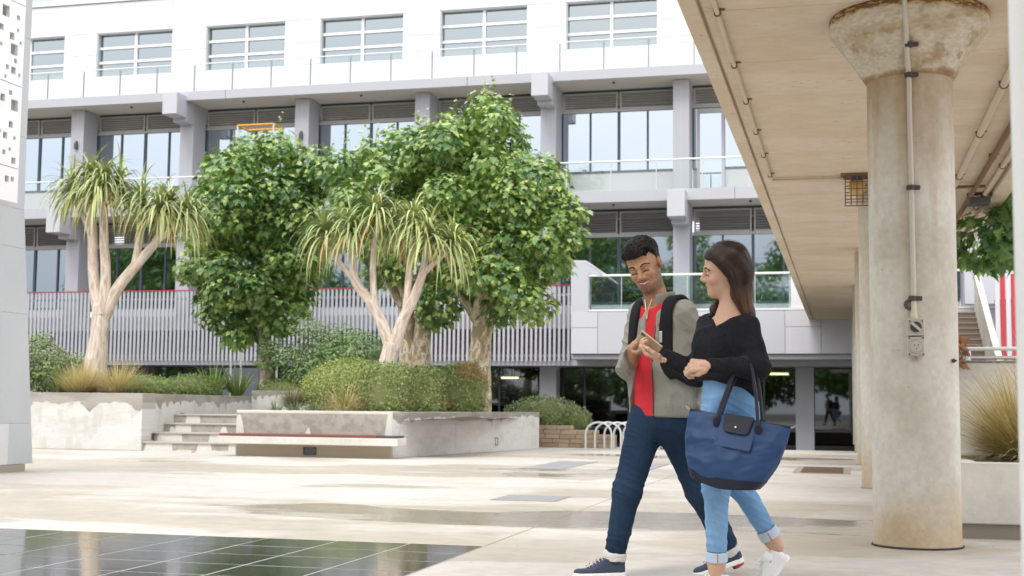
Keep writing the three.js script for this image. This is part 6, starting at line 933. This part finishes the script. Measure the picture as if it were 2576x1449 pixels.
  { const [lo, hi] = box3([hd.w(0, 0.15, 0), hd.w(0.1, 0, 0.1), hd.w(-0.1, 0, -0.13), hd.w(0, 0, -0.15), at(1905, 830, WZ), at(1785, 815, WZ - 0.07)], 0.04); mk('hair', nets(hairF, lo, hi, 0.0032, (x, y, z) => { const [s, u, f] = hd.l(x, y, z), n = pnoise(s * 120, u * 6, f * 120), tip = sstep(-0.03, -0.2, u + 0.06 * n), k = 1 + 0.45 * n; return mix3([0.028 * k, 0.017 * k, 0.012 * k], [0.085 * k, 0.040 * k, 0.022 * k], tip * 0.8); }), phys(0xffffff, 0.42, { vertexColors: true, specularIntensity: 0.55 }), t); }
  { const r = rng(311), P = [], C = []; for (let i = 0; i < 420; i++) { const a = (r() - 0.5) * 3.6, e = 0.1 + r() * 1.1; let p = snap(hairF, hd.w(Math.sin(e) * Math.sin(a) * 0.1, 0.045 + Math.cos(e) * 0.11, -0.02 + Math.sin(e) * Math.cos(a) * 0.12), 0.001); const k = 0.55 + 1.0 * r(), fly = r() < 0.06 ? 0.006 : 0.0006, w = 0.0012 + 0.001 * r(); let L = null, R = null; const n0 = 14 + Math.floor(r() * 12);
    for (let j = 0; j < n0; j++) { const n = grad(hairF, p), g = V3(0, -1, 0).addScaledVector(hd.f, p.y > hd.o.y ? -0.9 : -0.25); g.addScaledVector(n, -g.dot(n)).normalize(); const sd = V3().crossVectors(g, n).multiplyScalar(w), l = p.clone().sub(sd), q = p.clone().add(sd), u = hd.l(p.x, p.y, p.z)[1], tip = sstep(-0.03, -0.2, u), c = [lerp(0.034, 0.11, tip) * k, lerp(0.021, 0.052, tip) * k, lerp(0.015, 0.028, tip) * k]; if (L) { P.push(L.x, L.y, L.z, R.x, R.y, R.z, q.x, q.y, q.z, L.x, L.y, L.z, q.x, q.y, q.z, l.x, l.y, l.z); for (let m = 0; m < 6; m++) C.push(...c); } L = l; R = q; p = snap(hairF, p.addScaledVector(g, 0.014), fly + 0.0012); if (p.y < yOf(806)) break; } }
    const g = new THREE.BufferGeometry(); g.setAttribute('position', new THREE.Float32BufferAttribute(P, 3)); g.setAttribute('color', new THREE.Float32BufferAttribute(C, 3)); g.computeVertexNormals(); mk('hair_strands', g, phys(0xffffff, 0.4, { vertexColors: true, side: THREE.DoubleSide, specularIntensity: 0.5 }), t); }
  // sweater: loose knit, V neck, ribbed cuffs, hem lower at the back
  const sw = uni(0.06, ...colW(0.104, 0.106, 0.102, 0.076, 0.066, 0.070), ...bust.map(b => (x, y, z) => b(x, y, z) - 0.014), shoulders(0.056)), slR = uni(0.04, ...chain([J.shR, J.elR, J.wrR.clone().lerp(J.elR, 0.04)], [0.060, 0.058, 0.036])), slL = uni(0.04, ...chain([J.shL, J.elL, J.wrL.clone().lerp(J.elL, 0.02)], [0.053, 0.056, 0.037]));
  const swF = (x, y, z) => { const [s, u, f] = tf.l(x, y, z); let d = sw(x, y, z) - 0.010 * wrinkle(x, y, z, 6, 4, 6, 14); const hem = yOf(958) - 0.10 * sstep(0.06, -0.12, f) - 0.03 * sstep(0, 0.15, s); d = smax(d, hem - y, 0.02); const ar = smin(slR(x, y, z), slL(x, y, z), 0.01) - 0.007 * wrinkle(x, y, z, 7, 8, 7, 22); d = smin(d, ar, 0.025); const ny = yOf(828) - tf.o.y, v = Math.max(Math.abs(s - 0.04) - Math.max(0, (u - ny)) * 1.2 - 0.004, ny - u); const back = Math.hypot(x - J.neck.x, z - J.neck.z) - 0.088 + Math.max(0, J.neck.y - 0.02 - y) * 3; d = smax(d, -(f > 0 ? Math.min(v, Math.max(back, -1)) : back), 0.008); return d - 0.0015 * pnoise(x * 160, y * 160, z * 160); };
  { const [lo, hi] = box3([J.pel, J.neck, J.shR, J.shL, J.elR, J.wrR, J.elL, J.wrL, at(1890, 1030, WZ - 0.1)], 0.15); mk('sweater', nets(swF, lo, hi, 0.0068, (x, y, z) => { const n = 1 + 0.35 * pnoise(x * 110, y * 110, z * 110) + 0.15 * pnoise(x * 20, y * 20, z * 20); return [0.019 * n, 0.019 * n, 0.023 * n]; }), phys(0xffffff, 1, { vertexColors: true, specularIntensity: 0.1, sheen: 0.4, sheenRoughness: 0.6, sheenColor: lin(0.35, 0.35, 0.42) }), t); }
  // jeans, light blue with turned-up hems
  const lgL = uni(0.04, ...chain([J.hipL, J.kneeL, J.ankL], [0.092, 0.062, 0.046])), lgR = uni(0.04, ...chain([J.hipR, J.kneeR, J.ankR], [0.092, 0.060, 0.045])), seat = uni(0.06, ...[-1, 0, 1].map(k => cap(tf.w(k * 0.062, yOf(955) - tf.o.y, -0.005), tf.w(k * 0.075, yOf(1030) - tf.o.y, -0.025), 0.085, 0.098)));
  const cut = (k, a, off) => { const ax = a.clone().sub(k).normalize(), p = a.clone().addScaledVector(ax, off); return (x, y, z) => (x - p.x) * ax.x + (y - p.y) * ax.y + (z - p.z) * ax.z; }, cL = cut(J.kneeL, J.ankL, -0.05), cR = cut(J.kneeR, J.ankR, -0.045), top = yOf(944);
  const jeanF = (x, y, z) => { const gn = v => Math.exp(-(((y - yOf(v)) / 0.07) ** 2)), w = 0.008 * wrinkle(x, y, z, 4, 28, 4, 41) * (0.2 + 0.8 * gn(1230) + 0.6 * gn(1340) + 0.7 * gn(1010)); let d = smin(smax(lgL(x, y, z) - w, cL(x, y, z), 0.005), smax(lgR(x, y, z) - w, cR(x, y, z), 0.005), 0.012); d = smin(d, seat(x, y, z) - w * 0.8, 0.05); return smax(d, y - top, 0.005); };
  { const [lo, hi] = box3([J.pel, J.hipR, J.hipL, J.kneeR, J.kneeL, J.ankR, J.ankL], 0.14); mk('jeans', nets(jeanF, lo, hi, 0.0065, (x, y, z) => { const n = fbm3(x * 80, y * 25, z * 80, 2), q = clamp(0.5 + 0.7 * pnoise(x * 6 + 9, y * 4, z * 6) + 0.35 * n, 0, 1.2); return [0.10 + 0.13 * q, 0.22 + 0.18 * q, 0.42 + 0.20 * q]; }), clothMat(0.92), t); }
  for (const [k, a, off, tilt] of [[J.kneeL, J.ankL, -0.025], [J.kneeR, J.ankR, -0.02]]) { const ax = a.clone().sub(k).normalize(), c = a.clone().addScaledVector(ax, off); const f = (x, y, z) => { const px = x - c.x, py = y - c.y, pz = z - c.z, h = px * ax.x + py * ax.y + pz * ax.z, r = Math.hypot(px - ax.x * h, py - ax.y * h, pz - ax.z * h); return smax(Math.abs(r - 0.0485) - 0.0045, Math.abs(h) - 0.025, 0.004); }; const cu = mk('jean_cuff', nets(f, ...box3([c], 0.08), 0.0038), mat([0.46, 0.55, 0.66], 0.9), t);
    const sd = V3().crossVectors(ax, V3(1, 0, 0)).normalize(), o = c.clone().addScaledVector(sd.z > 0 ? sd : sd.negate(), 0.0535).addScaledVector(VR, 0.01); mk('selvedge', cyl(o.clone().addScaledVector(ax, -0.022).toArray(), o.clone().addScaledVector(ax, 0.022).toArray(), 0.003, 0.003, 6), mat([0.45, 0.18, 0.06], 0.8), cu); }
  const whiteL = mat([0.80, 0.80, 0.81], 0.5), soleW = mat([0.82, 0.82, 0.82], 0.6), sockM = mat([0.82, 0.82, 0.80], 0.9);
  const fL = new Frame(V3(J.ankL.x - 0.075, 0, J.ankL.z + 0.02), V3(-0.96, 0, 0.28), 0, 0, 1.0), fR = new Frame(at(1942, 1462, WZ - 0.16), V3(-0.93, 0, 0.2), 0.92, 0, 1.0);
  shoe(t, fL, 'sneaker', null, soleW, whiteL, whiteL); shoe(t, fR, 'sneaker', null, soleW, whiteL, whiteL);
  mk('ankle_sock', cyl(fL.w(0, 0.07, -0.075).toArray(), fL.w(0, 0.115, -0.072).toArray(), 0.035, 0.035, 18), sockM, t); mk('ankle_sock', cyl(fR.w(0, 0.07, -0.075).toArray(), fR.w(0, 0.115, -0.07).toArray(), 0.035, 0.036, 18), sockM, t);

  // ----- phone -----
  { const ph = thing('phone', 'gold phone held between the two people', 'phone'); const ax = PH.ax, nn = V3(-0.28, -0.35, 0.9).normalize(); nn.addScaledVector(ax, -nn.dot(ax)).normalize(); const sd = V3().crossVectors(nn, ax).normalize(), mtx = new THREE.Matrix4().makeBasis(ax, sd, nn).setPosition(PH.c); const put = g => g.applyMatrix4(mtx);
    mk('case', put(new RoundedBoxGeometry(0.142, 0.070, 0.010, 4, 0.0049)), mat([0.46, 0.36, 0.24], 0.35, { metalness: 0.4 }), ph); mk('screen', put(rb(-0.066, 0.066, -0.031, 0.031, -0.0062, -0.0052, 0.0004)), mat([0.02, 0.02, 0.025], 0.1), ph); mk('camera_bump', put(new RoundedBoxGeometry(0.026, 0.012, 0.003, 2, 0.0014).translate(-0.050, 0.02, 0.0062)), M.darkSteel, ph); mk('camera_lens', put(new THREE.CylinderGeometry(0.004, 0.004, 0.002, 14).rotateX(Math.PI / 2).translate(-0.056, 0.02, 0.008)), mat([0.01, 0.01, 0.012], 0.1), ph); }

  // ----- tote bag hanging from the forearm -----
  { const b = thing('tote_bag', 'blue nylon tote bag with dark leather flap and handles', 'bag');
    const tl = at(1735, 1030, -6.24), tr = at(1990, 1076, -6.14), ax = tr.clone().sub(tl), W = ax.length(); ax.normalize(); const dn0 = V3(0, -1, 0), dn = dn0.clone().addScaledVector(ax, -dn0.dot(ax)).normalize(), nn = V3().crossVectors(dn, ax).multiplyScalar(1).normalize(); if (nn.z < 0) nn.negate(); const mid = tl.clone().add(tr).multiplyScalar(0.5);
    // width and depth by height v (0 top .. 1 bottom)
    const H = 0.305, hw = v => W / 2 * (1 - 0.03 * v - 0.33 * Math.pow(v, 2.6)), sh = v => -0.02 * v, hd2 = v => 0.010 + 0.088 * Math.pow(Math.sin(Math.min(1, v * 1.02) * Math.PI * 0.5), 0.9);
    const pt = (u, v, off = 0) => { const a = u * Math.PI * 2, c = Math.cos(a), s = Math.sin(a), e = 0.62, X = Math.sign(c) * Math.pow(Math.abs(c), 0.8) * (hw(v) + off), D = Math.sign(s) * Math.pow(Math.abs(s), e) * (hd2(v) + off); const cr = off === 0 || off > 0.02 ? 0.016 * wrinkle(X, v * H, D, 8, 8, 5, 5) * Math.sin(v * Math.PI) + 0.006 * pnoise(X * 26 + v * 12, v * 9, s * 2) * Math.sin(v * Math.PI) : 0; const sag = 0.022 * (1 - Math.abs(c)) * (v > 0.5 ? (v - 0.5) * 2 : 0); return mid.clone().addScaledVector(ax, X + sh(v)).addScaledVector(dn, v * H + sag + (v < 0.08 ? 0.006 * Math.cos(a * 2) : 0)).addScaledVector(nn, D + cr * Math.sign(s || 1)); };
    const sheet = (v0, v1, nu, nv, off, capB) => { const P = [], I = []; for (let j = 0; j <= nv; j++) for (let i = 0; i <= nu; i++) { const p = pt(i / nu, lerp(v0, v1, j / nv), off); P.push(p.x, p.y, p.z); } for (let j = 0; j < nv; j++) for (let i = 0; i < nu; i++) { const a = j * (nu + 1) + i; I.push(a, a + 1, a + nu + 1, a + 1, a + nu + 2, a + nu + 1); } if (capB) { const k = P.length / 3, c = pt(0.25, v1, off).add(pt(0.75, v1, off)).multiplyScalar(0.5); P.push(c.x, c.y, c.z); for (let i = 0; i < nu; i++) I.push(nv * (nu + 1) + i, nv * (nu + 1) + i + 1, k); } const g = new THREE.BufferGeometry(); g.setAttribute('position', new THREE.Float32BufferAttribute(P, 3)); g.setIndex(I); g.computeVertexNormals(); return g; };
    const nyl = phys([0.018, 0.050, 0.135], 0.5, { side: THREE.DoubleSide, sheen: 0.15, specularIntensity: 0.6, bumpMap: null }), lea = phys([0.016, 0.016, 0.030], 0.5, { side: THREE.DoubleSide, specularIntensity: 0.5 });
    mk('body', sheet(0, 0.9, 96, 40, 0), nyl, b); mk('base', sheet(0.86, 1.0, 96, 8, 0.003, true), lea, b); mk('top_zip', tube([tl.clone().addScaledVector(ax, 0.004), mid.clone().addScaledVector(dn, 0.004), tr.clone().addScaledVector(ax, -0.004)], 0.006, 20, 6), lea, b);
    for (const [p, d] of [[tl, -1], [tr, 1]]) mk('zip_tab', tube([p.clone(), p.clone().addScaledVector(ax, d * 0.012).addScaledVector(dn, -0.006), p.clone().addScaledVector(ax, d * 0.022).addScaledVector(dn, -0.014)], 0.005, 8, 6), M.aloeBark, b);
    const onFace = (x, y, o) => mid.clone().addScaledVector(ax, x).addScaledVector(dn, y).addScaledVector(nn, o);
    const plate = (x0, x1, y0, y1, r, o0, th, m, nm, par, cut = 0) => { const s = new THREE.Shape(), w = x1 - x0, h = y1 - y0; s.moveTo(x0, y0); s.lineTo(x1, y0); s.lineTo(x1 - cut, y1 - r); s.quadraticCurveTo(x1 - cut, y1, x1 - r - cut, y1); s.lineTo(x0 + r + cut, y1); s.quadraticCurveTo(x0 + cut, y1, x0 + cut, y1 - r); s.closePath(); const g = new THREE.ExtrudeGeometry(s, { depth: th, bevelEnabled: true, bevelSize: 0.002, bevelThickness: 0.002, bevelSegments: 2, curveSegments: 8 }), p = g.attributes.position; for (let i = 0; i < p.count; i++) { const X = p.getX(i), Y = p.getY(i), v = clamp(Y / H, 0, 0.9), q = onFace(X, Y, hd2(v) * Math.pow(Math.max(0, 1 - (X / hw(v)) ** 2), 0.3) + o0 + p.getZ(i)); p.setXYZ(i, q.x, q.y, q.z); } g.computeVertexNormals(); return mk(nm, g, m, par); };
    plate(-0.078, 0.090, 0.0, 0.135, 0.006, 0.004, 0.004, nyl, 'front_pocket', b); const fl = plate(-0.062, 0.074, -0.014, 0.066, 0.03, 0.012, 0.004, lea, 'flap', b, 0.006);
    { const g = new THREE.SphereGeometry(0.006, 14, 10), c = onFace(0.003, 0.040, hd2(0.13) + 0.020); g.translate(c.x, c.y, c.z); mk('snap_button', g, mat([0.8, 0.79, 0.76], 0.25, { metalness: 0.9 }), fl); }
    const arm = J.elL.clone().lerp(J.wrL, 0.22).add(V3(0, 0.045, 0));
    for (const [o, back, nm] of [[0.032, 0, 'handle'], [-0.028, 1, 'handle']]) { const a0 = onFace(-0.095, back ? 0.0 : 0.02, o + 0.012), a1 = onFace(0.105, back ? 0.0 : 0.02, o + 0.012), tp = arm.clone().addScaledVector(nn, back ? -0.035 : 0.03); const pth = [a0, a0.clone().lerp(tp, 0.35).addScaledVector(ax, -0.012), tp.clone().addScaledVector(ax, -0.038).add(V3(0, -0.035, 0)), tp.clone().addScaledVector(ax, -0.012), tp.clone().addScaledVector(ax, 0.014).add(V3(0, -0.008, 0)), a1.clone().lerp(tp, 0.5).addScaledVector(ax, 0.018), a1]; const h = mk(nm, tube(pth, 0.0085, 60, 10), lea, b);
      for (const e of [a0, a1]) { const g = new THREE.SphereGeometry(1, 16, 12); g.scale(0.017, 0.026, 0.006); g.applyMatrix4(new THREE.Matrix4().makeBasis(ax, dn.clone().negate(), nn)); g.translate(e.x + dn.x * 0.008, e.y + dn.y * 0.008, e.z - nn.z * 0.004); mk('tab', g, lea, h); } } }
}
renderer.render(scene, camera);
